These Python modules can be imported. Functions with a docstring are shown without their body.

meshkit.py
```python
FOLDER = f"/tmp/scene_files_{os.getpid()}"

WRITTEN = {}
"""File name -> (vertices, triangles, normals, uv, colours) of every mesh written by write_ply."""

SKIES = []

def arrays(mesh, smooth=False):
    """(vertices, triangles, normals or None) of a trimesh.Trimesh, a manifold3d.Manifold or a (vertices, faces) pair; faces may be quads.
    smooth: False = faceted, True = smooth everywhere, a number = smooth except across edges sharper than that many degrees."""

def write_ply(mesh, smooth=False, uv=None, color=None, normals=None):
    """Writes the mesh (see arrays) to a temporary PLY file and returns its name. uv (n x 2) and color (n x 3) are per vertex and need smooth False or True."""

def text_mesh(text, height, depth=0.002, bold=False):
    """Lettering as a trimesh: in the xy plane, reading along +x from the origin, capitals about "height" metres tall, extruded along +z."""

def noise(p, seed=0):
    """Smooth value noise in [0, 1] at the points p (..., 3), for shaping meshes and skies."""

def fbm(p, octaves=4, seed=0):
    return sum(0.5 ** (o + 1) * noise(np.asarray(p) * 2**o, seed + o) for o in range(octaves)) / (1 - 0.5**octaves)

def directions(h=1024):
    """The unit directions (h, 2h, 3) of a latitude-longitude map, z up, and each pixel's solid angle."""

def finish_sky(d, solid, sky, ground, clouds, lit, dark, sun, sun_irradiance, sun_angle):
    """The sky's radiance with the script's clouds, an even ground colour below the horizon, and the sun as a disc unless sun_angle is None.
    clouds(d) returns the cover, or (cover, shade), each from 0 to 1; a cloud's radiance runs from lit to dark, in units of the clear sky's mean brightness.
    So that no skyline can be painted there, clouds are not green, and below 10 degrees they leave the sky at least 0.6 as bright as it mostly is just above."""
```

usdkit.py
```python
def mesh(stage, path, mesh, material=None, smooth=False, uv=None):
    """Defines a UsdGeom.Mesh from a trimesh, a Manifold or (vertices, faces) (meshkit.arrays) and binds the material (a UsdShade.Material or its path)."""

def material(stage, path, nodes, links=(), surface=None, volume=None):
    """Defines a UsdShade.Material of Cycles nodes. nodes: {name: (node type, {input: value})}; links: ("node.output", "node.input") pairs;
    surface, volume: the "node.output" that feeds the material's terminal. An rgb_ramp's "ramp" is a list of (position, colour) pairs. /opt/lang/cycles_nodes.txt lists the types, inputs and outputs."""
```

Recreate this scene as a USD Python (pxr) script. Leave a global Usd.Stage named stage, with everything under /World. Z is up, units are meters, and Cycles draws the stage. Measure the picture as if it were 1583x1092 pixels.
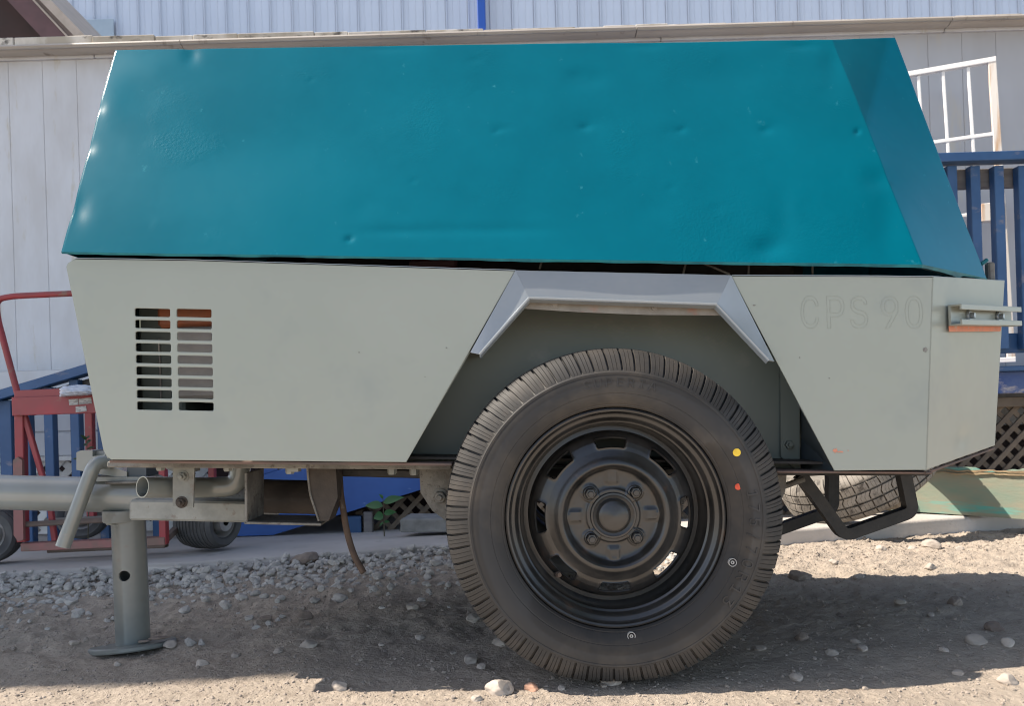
import math, random
import numpy as np, trimesh, shapely
from shapely.geometry import Polygon, box as sbox
from shapely import affinity
import usdkit, meshkit
from pxr import Usd, UsdGeom, UsdLux, UsdShade, Gf, Sdf, Vt

# ------------------------------------------------------------------ stage, camera, sky, sun
stage = Usd.Stage.CreateInMemory()
UsdGeom.SetStageUpAxis(stage, UsdGeom.Tokens.z)
UsdGeom.SetStageMetersPerUnit(stage, 1.0)
UsdGeom.Xform.Define(stage, '/World')
UsdGeom.Scope.Define(stage, '/World/Looks')
W, H = 1583.0, 1092.0
F, CX, CY, CAMZ, ROLL = 1200.0, 791.5, 630.0, 0.477, math.radians(1.75)
EXPOSURE = 0.96
SUN = np.array([-0.84, 0.03, 1.0])          # towards the sun
SUN = SUN / np.linalg.norm(SUN)
SUN_I, SKY_S = 1.25, 0.112
cam = UsdGeom.Camera.Define(stage, '/World/camera')
cr, sr = math.cos(ROLL), math.sin(ROLL)
cam.AddTransformOp().Set(Gf.Matrix4d(cr, 0, -sr, 0, sr, 0, cr, 0, 0, -1, 0, 0, 0, 0, CAMZ, 1))
cam.CreateHorizontalApertureAttr(36.0)
cam.CreateVerticalApertureAttr(36.0 * 707 / 1024)
cam.CreateFocalLengthAttr(36.0 * F / W)
cam.CreateVerticalApertureOffsetAttr((CY - H / 2) / W * 36.0)
cam.CreateClippingRangeAttr(Gf.Vec2f(0.02, 500))
cam.CreateFStopAttr(11.0)
cam.CreateFocusDistanceAttr(1.36)
cam.CreateExposureAttr(EXPOSURE)

sky_mat = usdkit.material(stage, '/World/Looks/sky_light', {
    'sky': ('sky_texture', {'sky_type': 'single_scattering', 'sun_disc': False, 'sun_elevation': float(math.asin(SUN[2])),
                            'sun_rotation': float(math.atan2(SUN[0], SUN[1])), 'altitude': 100.0, 'air_density': 1.0, 'aerosol_density': 1.2, 'ozone_density': 1.0}),
    'soft': ('hsv', {'saturation': 0.80}),
    'bg': ('background_shader', {'strength': SKY_S})}, [('sky.color', 'soft.color'), ('soft.color', 'bg.color')], surface='bg.background')
dome = UsdLux.DomeLight.Define(stage, '/World/sky')
UsdShade.MaterialBindingAPI.Apply(dome.GetPrim()).Bind(sky_mat)
dome.GetPrim().SetCustomDataByKey('kind', 'structure')
sun = UsdLux.DistantLight.Define(stage, '/World/sun')
sun.CreateIntensityAttr(SUN_I)
sun.CreateAngleAttr(0.5)
sun.CreateNormalizeAttr(True)
sun.CreateColorAttr(Gf.Vec3f(1.0, 0.90, 0.77))
_z = SUN; _x = np.cross([0, 1, 0], _z); _x /= np.linalg.norm(_x); _y = np.cross(_z, _x)
sun.AddTransformOp().Set(Gf.Matrix4d(*_x, 0, *_y, 0, *_z, 0, 0, 0, 8, 1))

# ------------------------------------------------------------------ helpers
rng = np.random.default_rng(7)
R_ = random.Random(11)

def P(px, py, y):
    """The point of the place at depth y that a line of sight through photograph pixel (px, py) meets."""
    u, v = (px - CX) / F, (CY - py) / F
    return np.array([(u * cr + v * sr) * y, y, CAMZ + (-u * sr + v * cr) * y])

def XZ(px, py, y):
    p = P(px, py, y)
    return (p[0], p[2])

used = {}
def numbered(path):
    n = used.get(path, 0); used[path] = n + 1
    return path if n == 0 else f'{path}_{n:03d}'

def say(prim, label=None, cat=None, group=None, kind=None):
    for k, v in (('label', label), ('category', cat), ('group', group), ('kind', kind)):
        if v: prim.SetCustomDataByKey(k, v)
    return prim

def obj(name, mesh, mat, parent=None, smooth=30, label=None, cat=None, group=None, kind=None):
    base = '/World' if parent is None else str(parent.GetPath())
    m = usdkit.mesh(stage, numbered(base + '/' + name), mesh, mat, smooth=smooth)
    return say(m.GetPrim(), label, cat, group, kind)

def thing(name, label, cat, loc=(0, 0, 0), group=None):
    x = UsdGeom.Xform.Define(stage, numbered('/World/' + name))
    return say(x.GetPrim(), label, cat, group)

cat = trimesh.util.concatenate
def tm(v, f):
    v = np.asarray(v, float); f = np.asarray(f, int)
    if f.shape[1] == 4: f = np.vstack([f[:, [0, 1, 2]], f[:, [0, 2, 3]]])
    return trimesh.Trimesh(v, f, process=False)

def extr(poly, y, th):
    """A polygon in x, z, with thickness th from depth y to y + th."""
    if not isinstance(poly, (Polygon, shapely.MultiPolygon)): poly = Polygon(poly)
    if not poly.is_valid: poly = poly.buffer(0)
    out = []
    for g in getattr(poly, 'geoms', [poly]):
        if g.area < 1e-8: continue
        m = trimesh.creation.extrude_polygon(g, th, engine='earcut')
        v = np.array(m.vertices)
        out.append(tm(np.c_[v[:, 0], y + th - v[:, 2], v[:, 1]], m.faces))
    m = cat(out)
    return m

def plate(pxs, y, th, holes=(), rnd=0.0):
    p = Polygon([XZ(a, b, y) for a, b in pxs], [[XZ(a, b, y) for a, b in h] for h in holes])
    if rnd: p = p.buffer(-rnd).buffer(rnd, quad_segs=5)
    return extr(p, y, th)

def cbox(cx, cy, cz, sx, sy, sz, c=0.003):
    pts = []
    for i in (-1, 1):
        for j in (-1, 1):
            for k in (-1, 1):
                for a in range(3):
                    q = np.array([i * sx / 2, j * sy / 2, k * sz / 2]) - c * np.array([i, j, k]) * (np.arange(3) != a)
                    pts.append(q)
    m = trimesh.convex.convex_hull(np.array(pts))
    m.apply_translation([cx, cy, cz]); return m

def frame_of(d, up=(0, 0, 1)):
    d = np.asarray(d, float); d = d / np.linalg.norm(d); up = np.asarray(up, float)
    if abs(d @ up) > 0.98: up = np.array([0, 1.0, 0])
    s = np.cross(d, up); s /= np.linalg.norm(s)
    return d, s, np.cross(s, d)

def bar(a, b, w, h, c=0.002, up=(0, 0, 1)):
    """A chamfered bar from a to b: w across, h along up."""
    a, b = np.asarray(a, float), np.asarray(b, float)
    L = np.linalg.norm(b - a); d, s, u = frame_of(b - a, up)
    m = cbox(0, 0, 0, L, w, h, min(c, w / 3, h / 3))
    T = np.eye(4); T[:3, 0], T[:3, 1], T[:3, 2], T[:3, 3] = d, -s, u, (a + b) / 2
    if np.linalg.det(T[:3, :3]) < 0: T[:3, 1] *= -1
    m.apply_transform(T); return m

def curve(pts, n=8):
    """A smooth line through the points (Catmull-Rom)."""
    p = np.asarray(pts, float); q = np.vstack([2 * p[0] - p[1], p, 2 * p[-1] - p[-2]]); out = []
    for i in range(1, len(q) - 2):
        for t in np.linspace(0, 1, n, endpoint=False):
            a, b, c, d = q[i - 1:i + 3]
            out.append(0.5 * (2 * b + (c - a) * t + (2 * a - 5 * b + 4 * c - d) * t * t + (3 * b - a - 3 * c + d) * t ** 3))
    return np.array(out + [p[-1]])

def fillet(pts, r, n=6):
    """A polyline with its corners rounded by arcs of about radius r."""
    p = [np.asarray(q, float) for q in pts]; out = [p[0]]
    for a, b, c in zip(p, p[1:], p[2:]):
        u, v = a - b, c - b; lu, lv = np.linalg.norm(u), np.linalg.norm(v)
        t = min(r, lu * 0.45, lv * 0.45); s, e = b + u / lu * t, b + v / lv * t
        for k in np.linspace(0, 1, n): out.append((1 - k) ** 2 * s + 2 * k * (1 - k) * b + k * k * e)
    return np.array(out + [p[-1]])

def tube(path, r, n=16, wall=0.0, caps=True, sect=None):
    """A tube (or a bar of any cross-section) swept along a path; wall > 0 leaves it hollow."""
    p = np.asarray(path, float); T = np.gradient(p, axis=0); T /= np.linalg.norm(T, axis=1)[:, None]
    r = np.broadcast_to(np.asarray(r, float), len(p))
    d, s, u = frame_of(T[0]); S, U = [s], [u]
    for t in T[1:]:
        s = S[-1] - (S[-1] @ t) * t; s /= np.linalg.norm(s); S.append(s); U.append(np.cross(s, t))
    S, U = np.array(S), np.array(U)
    if sect is None:
        a = np.linspace(0, 2 * math.pi, n, endpoint=False); sect = np.c_[np.cos(a), np.sin(a)]
    else:
        sect = np.asarray(sect, float); n = len(sect)
    def ring(k): return p[:, None] + S[:, None] * (sect[None, :, :1] * k[:, None, None]) + U[:, None] * (sect[None, :, 1:] * k[:, None, None])
    def skin(v, flip):
        m = len(p); i, j = np.meshgrid(np.arange(m - 1), np.arange(n), indexing='ij'); i, j = i.ravel(), j.ravel(); jn = (j + 1) % n
        f = np.c_[i * n + j, (i + 1) * n + j, (i + 1) * n + jn, i * n + jn]
        return tm(v.reshape(-1, 3), f[:, ::-1] if flip else f)
    out = [skin(ring(r), False)]
    if wall:
        inner, outer = ring(r - wall), ring(r)
        out.append(skin(inner, True))
        for e in (0, -1):
            v = np.vstack([outer[e], inner[e]]); j = np.arange(n); jn = (j + 1) % n
            f = np.c_[j, jn, n + jn, n + j]; out.append(tm(v, f if e == 0 else f[:, ::-1]))
    elif caps:
        o = ring(r)
        for e in (0, -1):
            v = np.vstack([o[e], o[e].mean(0)[None]]); j = np.arange(n); jn = (j + 1) % n
            f = np.c_[j, jn, np.full(n, n)]; out.append(tm(v, f if e == 0 else f[:, ::-1]))
    m = cat(out)
    m = trimesh.Trimesh(m.vertices, m.faces, process=False); m.fix_normals() if False else None
    return m

def lathe(prof, c, axis=(0, -1, 0), n=48):
    """Revolves (radius, height along axis) about the axis through c."""
    d, s, u = frame_of(axis); a = np.linspace(0, 2 * math.pi, n, endpoint=False); prof = np.asarray(prof, float); m = len(prof)
    ring = np.cos(a)[:, None] * s + np.sin(a)[:, None] * u
    v = np.asarray(c) + prof[:, None, :1] * ring[None] + prof[:, None, 1:] * d
    i, j = np.meshgrid(np.arange(m - 1), np.arange(n), indexing='ij'); i, j = i.ravel(), j.ravel(); jn = (j + 1) % n
    f = np.c_[i * n + j, i * n + jn, (i + 1) * n + jn, (i + 1) * n + j]
    return tm(v.reshape(-1, 3), f)

def bolt(p, d=(0, -1, 0), r=0.009, h=0.007):
    """A washer, a hexagon head and a thread end along d from p."""
    w = lathe([(0, 0), (r * 1.5, 0), (r * 1.5, 0.0015), (0, 0.0015)], p, d, 24)
    hx = lathe([(r * 1.1, 0.0015), (r * 1.1, h * 0.85), (r * 0.95, h), (0, h)], p, d, 6)
    t = lathe([(r * 0.5, h), (r * 0.5, h * 1.5), (r * 0.4, h * 1.6), (0, h * 1.6)], p, d, 12)
    return cat([w, hx, t])

def patch(c, nx, ny, disp=None):
    """A grid over four corners c (bottom left, bottom right, top right, top left), pushed along its normal by disp(s, t)."""
    c = [np.asarray(q, float) for q in c]
    s, t = np.meshgrid(np.linspace(0, 1, nx + 1), np.linspace(0, 1, ny + 1)); s, t = s.ravel()[:, None], t.ravel()[:, None]
    v = (1 - s) * (1 - t) * c[0] + s * (1 - t) * c[1] + s * t * c[2] + (1 - s) * t * c[3]
    n = np.cross(c[1] - c[0], c[3] - c[0]); n /= np.linalg.norm(n)
    if disp is not None: v = v + n * disp(s[:, 0], t[:, 0])[:, None]
    i, j = np.meshgrid(np.arange(ny), np.arange(nx), indexing='ij'); i, j = i.ravel(), j.ravel(); k = nx + 1
    return tm(v, np.c_[i * k + j, i * k + j + 1, (i + 1) * k + j + 1, (i + 1) * k + j])

def quad(a, b, c, d): return patch((a, b, c, d), 1, 1)

def sheet(mesh, th):
    """A sheet of thickness th behind an open surface."""
    m = trimesh.Trimesh(mesh.vertices, mesh.faces, process=True); n = m.vertex_normals; v = np.array(m.vertices); f = np.array(m.faces); k = len(v)
    e = np.vstack([f[:, [0, 1]], f[:, [1, 2]], f[:, [2, 0]]]); key = np.sort(e, 1)
    _, inv, cnt = np.unique(key, axis=0, return_inverse=True, return_counts=True); b = e[cnt[inv.ravel()] == 1]
    return tm(np.vstack([v, v - n * th]), np.vstack([f, f[:, ::-1] + k, np.c_[b[:, 0], b[:, 0] + k, b[:, 1] + k], np.c_[b[:, 0], b[:, 1] + k, b[:, 1]]]))

def mirrored(m, yc):
    v = np.array(m.vertices); v[:, 1] = 2 * yc - v[:, 1]
    return tm(v, np.array(m.faces)[:, ::-1])

# ------------------------------------------------------------------ materials
def look(name, c1, c2=None, scale=6.0, lo=0.4, hi=0.6, stretch=(1, 1, 1), rough=0.6, rough2=None, bump=0.0, bscale=60.0, bdist=0.002,
         c3=None, scale3=20.0, lo3=0.6, hi3=0.7, stretch3=None, spec=0.5, coat=0.0, metallic=0.0, per=0.0, big=0.0, bigscale=4.0, bevel=0.0, flake=0.0, island=False, object_space=False, rot=(0, 0, 0)):
    """Paint, wood, stone...: two tones mixed by noise, a third by sparser noise, a random tone per object and a fine relief."""
    n, l = {}, []
    n['g'] = ('texture_coordinate', {}) if object_space else ('geometry', {})
    pos = 'g.object' if object_space else 'g.position'
    n['map'] = ('mapping', {'scale': stretch, 'rotation': rot}); l.append((pos, 'map.vector'))
    n['n1'] = ('noise_texture', {'scale': scale, 'detail': 6.0, 'roughness': 0.6}); l.append(('map.vector', 'n1.vector'))
    n['r1'] = ('map_range', {'from_min': lo, 'from_max': hi, 'to_min': 0.0, 'to_max': 1.0, 'clamp': True}); l.append(('n1.fac', 'r1.value'))
    n['m1'] = ('mix', {'color1': c1, 'color2': c2 if c2 is not None else c1}); l.append(('r1.result', 'm1.fac'))
    out = 'm1.color'
    if c3 is not None:
        n['map3'] = ('mapping', {'scale': stretch3 or stretch, 'location': (3.1, 1.7, 0.9)}); l.append((pos, 'map3.vector'))
        n['n3'] = ('noise_texture', {'scale': scale3, 'detail': 5.0, 'roughness': 0.65}); l.append(('map3.vector', 'n3.vector'))
        n['r3'] = ('map_range', {'from_min': lo3, 'from_max': hi3, 'to_min': 0.0, 'to_max': 1.0, 'clamp': True}); l.append(('n3.fac', 'r3.value'))
        n['m3'] = ('mix', {'color2': c3}); l += [(out, 'm3.color1'), ('r3.result', 'm3.fac')]; out = 'm3.color'
    if per or island:
        n['oi'] = ('geometry', {}) if island else ('object_info', {})
        n['pr'] = ('map_range', {'from_min': 0.0, 'from_max': 1.0, 'to_min': 1 - per, 'to_max': 1 + per}); l.append(('oi.random_per_island' if island else 'oi.random', 'pr.value'))
        n['hs'] = ('hsv', {}); l += [(out, 'hs.color'), ('pr.result', 'hs.value')]; out = 'hs.color'
    n['p'] = ('principled_bsdf', {'roughness': rough, 'specular_ior_level': spec, 'coat_weight': coat, 'coat_roughness': 0.12, 'metallic': metallic})
    l.append((out, 'p.base_color'))
    if rough2 is not None:
        n['rr'] = ('map_range', {'from_min': 0.3, 'from_max': 0.7, 'to_min': rough, 'to_max': rough2, 'clamp': True}); l += [('n1.fac', 'rr.value'), ('rr.result', 'p.roughness')]
    last = None
    if bevel:
        n['bev'] = ('bevel', {'samples': 4, 'radius': bevel}); last = 'bev.bevel'
    if big:
        n['nb'] = ('noise_texture', {'scale': bigscale, 'detail': 1.0}); l.append((pos, 'nb.vector'))
        n['bb'] = ('bump', {'strength': 1.0, 'distance': big}); l.append(('nb.fac', 'bb.height'))
        if last: l.append((last, 'bb.normal'))
        last = 'bb.normal'
    if flake:
        n['fm'] = ('noise_texture', {'scale': 5.5, 'detail': 3.0}); n['fr'] = ('map_range', {'from_min': 0.56, 'from_max': 0.66, 'to_min': 0.0, 'to_max': 1.0, 'clamp': True})
        n['fn'] = ('noise_texture', {'scale': 190.0, 'detail': 3.0, 'roughness': 0.6}); n['fx'] = ('math', {'math_type': 'multiply'}); n['fb'] = ('bump', {'strength': 1.0, 'distance': flake})
        l += [(pos, 'fm.vector'), (pos, 'fn.vector'), ('fm.fac', 'fr.value'), ('fr.result', 'fx.value1'), ('fn.fac', 'fx.value2'), ('fx.value', 'fb.height')]
        if last: l.append((last, 'fb.normal'))
        last = 'fb.normal'
    if bump:
        n['n2'] = ('noise_texture', {'scale': bscale, 'detail': 5.0, 'roughness': 0.6}); l.append(('map.vector', 'n2.vector'))
        n['b'] = ('bump', {'strength': bump, 'distance': bdist}); l.append(('n2.fac', 'b.height'))
        if last: l.append((last, 'b.normal'))
        last = 'b.normal'
    if last: l.append((last, 'p.normal'))
    return usdkit.material(stage, '/World/Looks/' + name, n, l, surface='p.BSDF')

M = {}
M['teal'] = look('teal_paint', (0.0, 0.104, 0.154), (0.0, 0.120, 0.176), 2.5, rough=0.20, rough2=0.25, spec=0.16, bevel=0.005, flake=0.00055, bump=0.12, bscale=260, bdist=0.0005, big=0.0006, bigscale=6,
                 c3=(0.03, 0.21, 0.27), scale3=48, lo3=0.665, hi3=0.82, stretch3=(1, 1, 0.8))
M['teal_dark'] = look('teal_hem', (0.001, 0.085, 0.11), (0.006, 0.14, 0.165), 20, rough=0.45, spec=0.3)
M['grey'] = look('grey_paint', (0.255, 0.272, 0.234), (0.271, 0.287, 0.250), 2.2, bevel=0.003, rough=0.27, rough2=0.33, bump=0.08, bscale=320, bdist=0.0004, big=0.0012, bigscale=3.0,
                 c3=(0.228, 0.248, 0.225), scale3=3.2, lo3=0.58, hi3=0.72)
M['grey_shiny'] = look('grey_gloss_paint', (0.27, 0.30, 0.32), (0.30, 0.32, 0.33), 3, rough=0.2, rough2=0.3, metallic=0.28, spec=0.6, bump=0.05, bscale=200, bdist=0.0003, c3=(0.3, 0.29, 0.25), scale3=45, lo3=0.70, hi3=0.74)
M['grey_old'] = look('grey_chipped_paint', (0.23, 0.235, 0.215), (0.165, 0.17, 0.155), 14, rough=0.4, rough2=0.6, bump=0.4, bscale=90, bdist=0.0015, c3=(0.15, 0.13, 0.11), scale3=26, lo3=0.60, hi3=0.66)
M['grey_tube'] = look('grey_tube_paint', (0.20, 0.215, 0.205), (0.17, 0.18, 0.165), 9, rough=0.20, rough2=0.34, coat=0.5, spec=0.7, bump=0.14, bscale=140, bdist=0.0008, c3=(0.2, 0.19, 0.17), scale3=30, lo3=0.64, hi3=0.7)
M['jack'] = look('jack_grey_paint', (0.135, 0.148, 0.142), (0.165, 0.172, 0.158), 8, rough=0.26, rough2=0.4, spec=0.6, bump=0.2, bscale=120, bdist=0.0008, c3=(0.16, 0.14, 0.12), scale3=16, lo3=0.62, hi3=0.72)
M['grey_dirty'] = look('grey_dusty_paint', (0.11, 0.105, 0.095), (0.18, 0.172, 0.155), 25, rough=0.7, bump=0.6, bscale=150, bdist=0.002, c3=(0.09, 0.08, 0.07), scale3=80, lo3=0.55, hi3=0.62)
M['well'] = look('dark_green_paint', (0.108, 0.127, 0.110), (0.125, 0.144, 0.125), 5, rough=0.38, rough2=0.55, bump=0.15, bscale=160, bdist=0.001, c3=(0.17, 0.175, 0.155), scale3=7, lo3=0.6, hi3=0.78)
M['well_blue'] = look('dark_slate_paint', (0.045, 0.06, 0.07), (0.055, 0.07, 0.08), 6, rough=0.5, bump=0.1)
M['arch'] = look('rusty_grey_steel', (0.19, 0.175, 0.155), (0.25, 0.235, 0.21), 20, rough=0.6, bump=0.4, bscale=120, c3=(0.30, 0.12, 0.08), scale3=9, lo3=0.55, hi3=0.68)
M['rust'] = look('rusty_steel', (0.06, 0.042, 0.033), (0.09, 0.06, 0.042), 30, rough=0.8, bump=0.5, bscale=150, c3=(0.17, 0.16, 0.14), scale3=14, lo3=0.58, hi3=0.66)
M['rust_edge'] = look('primer_edge', (0.14, 0.085, 0.065), (0.08, 0.06, 0.05), 25, stretch=(0.4, 1, 1), rough=0.8, bump=0.4)
M['brown_steel'] = look('brown_dusty_steel', (0.034, 0.027, 0.022), (0.055, 0.043, 0.034), 14, rough=0.8, bump=0.5, bscale=130)
M['black_steel'] = look('black_dusty_steel', (0.012, 0.0115, 0.011), (0.028, 0.025, 0.022), 18, rough=0.6, bump=0.5, bscale=120)
M['black_rim'] = look('black_rim_paint', (0.0095, 0.009, 0.0085), (0.017, 0.0155, 0.014), 14, rough=0.26, rough2=0.42, spec=0.7, coat=0.3, bump=0.25, bscale=150, bdist=0.0008, c3=(0.075, 0.038, 0.018), scale3=9, lo3=0.62, hi3=0.78)
M['dark'] = look('dark_engine', (0.012, 0.012, 0.012), (0.03, 0.028, 0.025), 16, rough=0.7, bump=0.3)
M['radiator'] = look('orange_primer_core', (0.30, 0.085, 0.03), (0.20, 0.075, 0.04), 12, rough=0.7, bump=0.3)
M['core'] = look('grey_duct', (0.24, 0.222, 0.20), (0.19, 0.175, 0.16), 9, rough=0.7, bump=0.2)
M['primer'] = look('orange_primer', (0.60, 0.22, 0.13), (0.50, 0.20, 0.13), 30, rough=0.7, c3=(0.36, 0.36, 0.33), scale3=40, lo3=0.58, hi3=0.66)
M['steel'] = look('bare_steel', (0.35, 0.33, 0.30), (0.25, 0.23, 0.2), 30, rough=0.4, metallic=0.6)
M['brass'] = look('brass', (0.45, 0.27, 0.08), (0.3, 0.17, 0.05), 40, rough=0.35, metallic=0.8)
M['rubber'] = look('dusty_rubber', (0.0175, 0.0168, 0.0165), (0.029, 0.027, 0.0258), 7, lo=0.35, hi=0.7, rough=0.62, rough2=0.75, bump=0.15, bscale=220, bdist=0.0006, c3=(0.078, 0.064, 0.050), scale3=5, lo3=0.48, hi3=0.76)
M['letter'] = look('raised_rubber', (0.027, 0.025, 0.024), (0.036, 0.033, 0.031), 20, rough=0.6)
M['yellow'] = look('yellow_dot', (0.75, 0.50, 0.04), rough=0.6)
M['red_dot'] = look('red_dot', (0.55, 0.07, 0.03), rough=0.6)
M['white_mark'] = look('white_mark', (0.30, 0.295, 0.28), rough=0.7)
M['old_rubber'] = look('weathered_tyre', (0.15, 0.137, 0.12), (0.25, 0.228, 0.20), 9, rough=0.85, bump=0.4, c3=(0.07, 0.062, 0.055), scale3=22, lo3=0.55, hi3=0.65)
M['cart_rubber'] = look('grey_cart_tyre', (0.055, 0.055, 0.058), (0.085, 0.083, 0.08), 12, rough=0.8, bump=0.3)
M['cart_rim'] = look('grey_cart_rim', (0.30, 0.30, 0.29), (0.22, 0.2, 0.19), 14, rough=0.5)
M['cart_red'] = look('red_cart_paint', (0.30, 0.035, 0.042), (0.24, 0.04, 0.042), 10, rough=0.5, bump=0.2, c3=(0.20, 0.11, 0.08), scale3=18, lo3=0.6, hi3=0.68)
M['cart_pale'] = look('faded_red_paint', (0.24, 0.10, 0.09), (0.16, 0.10, 0.08), 12, rough=0.7, bump=0.3)
M['dirt_rail'] = look('dusty_brown_rail', (0.16, 0.115, 0.095), (0.12, 0.09, 0.075), 15, rough=0.8, bump=0.3)
M['paper'] = look('white_plastic', (0.62, 0.64, 0.72), (0.52, 0.54, 0.6), 30, rough=0.5, bump=0.3, bscale=60, bdist=0.004)
M['sticker'] = look('sticker', (0.42, 0.40, 0.38), (0.25, 0.23, 0.22), 220, lo=0.5, hi=0.55, stretch=(0.3, 1, 1), rough=0.6)
M['blue'] = look('blue_wood_paint', (0.017, 0.060, 0.150), (0.025, 0.076, 0.178), 6, stretch=(1, 1, 1), rough=0.5, bump=0.4, bscale=60, bdist=0.002, c3=(0.11, 0.12, 0.17), scale3=22, lo3=0.60, hi3=0.7, stretch3=(0.5, 1, 1), per=0.12)
M['blue_ramp'] = look('blue_ramp_paint', (0.018, 0.068, 0.245), (0.025, 0.085, 0.29), 5, rough=0.5, bump=0.3, bscale=50, c3=(0.14, 0.22, 0.42), scale3=18, lo3=0.64, hi3=0.7, stretch3=(0.35, 1, 1.2))
M['blue_worn'] = look('blue_worn_paint', (0.022, 0.055, 0.19), (0.05, 0.085, 0.20), 9, rough=0.6, bump=0.4, c3=(0.27, 0.25, 0.27), scale3=9, lo3=0.54, hi3=0.6, stretch3=(0.6, 1, 1.4))
M['grey_wood'] = look('weathered_wood', (0.17, 0.155, 0.15), (0.12, 0.11, 0.11), 14, stretch=(0.3, 1, 2), rough=0.8, bump=0.5)
M['lattice_white'] = look('white_lattice', (0.70, 0.69, 0.67), (0.58, 0.56, 0.53), 14, rough=0.7, bump=0.3, c3=(0.25, 0.22, 0.18), scale3=20, lo3=0.62, hi3=0.7, per=0.08)
M['lattice_brown'] = look('brown_lattice', (0.14, 0.105, 0.075), (0.10, 0.075, 0.055), 14, rough=0.85, bump=0.4, per=0.15)
M['siding'] = look('white_siding', (0.385, 0.395, 0.425), (0.355, 0.36, 0.385), 3.0, stretch=(1, 1, 0.25), rough=0.5, bump=0.15, bscale=120, bdist=0.001, c3=(0.43, 0.40, 0.34), scale3=5, lo3=0.60, hi3=0.76, stretch3=(2.2, 1, 0.3), per=0.035)
M['siding_dirty'] = look('white_siding_dirty', (0.485, 0.495, 0.52), (0.43, 0.43, 0.44), 5.0, stretch=(1, 1, 0.35), rough=0.6, bump=0.2, bscale=90, c3=(0.40, 0.37, 0.31), scale3=6, lo3=0.60, hi3=0.7, stretch3=(2, 1, 0.4), per=0.04)
M['trim'] = look('beige_gutter', (0.42, 0.385, 0.345), (0.36, 0.325, 0.29), 5, stretch=(0.4, 1, 2), rough=0.45, bump=0.1, c3=(0.18, 0.15, 0.12), scale3=10, lo3=0.62, hi3=0.72, stretch3=(1.5, 1, 0.3))
M['roof_edge'] = look('stained_roof_edge', (0.50, 0.46, 0.40), (0.32, 0.28, 0.22), 7, stretch=(1, 1, 0.5), rough=0.8, bump=0.4, c3=(0.07, 0.06, 0.05), scale3=9, lo3=0.55, hi3=0.65, stretch3=(1.0, 1, 1.6), per=0.12)
M['metal_white'] = look('white_metal_siding', (0.43, 0.485, 0.575), (0.405, 0.46, 0.55), 4, stretch=(1, 1, 0.2), rough=0.4, bump=0.05, c3=(0.42, 0.44, 0.48), scale3=9, lo3=0.66, hi3=0.8, stretch3=(2, 1, 0.2), per=0.02)
M['patch'] = look('blue_grey_sheet', (0.30, 0.37, 0.43), (0.26, 0.33, 0.39), 6, rough=0.4)
M['downspout'] = look('blue_downspout', (0.015, 0.07, 0.33), (0.02, 0.08, 0.36), 8, rough=0.4)
M['maroon'] = look('maroon_board', (0.085, 0.038, 0.042), (0.07, 0.032, 0.035), 8, rough=0.6)
M['brown_trim'] = look('brown_trim', (0.16, 0.12, 0.11), (0.13, 0.10, 0.09), 8, rough=0.6)
M['tan_trim'] = look('tan_trim', (0.36, 0.31, 0.27), (0.30, 0.26, 0.22), 8, rough=0.6)
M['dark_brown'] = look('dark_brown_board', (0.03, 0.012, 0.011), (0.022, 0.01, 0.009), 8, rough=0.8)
M['white_iron'] = look('white_iron', (0.80, 0.80, 0.80), (0.76, 0.75, 0.75), 14, rough=0.45, bump=0.1, c3=(0.5, 0.30, 0.17), scale3=8, lo3=0.74, hi3=0.80, stretch3=(1, 1, 0.3))
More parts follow.
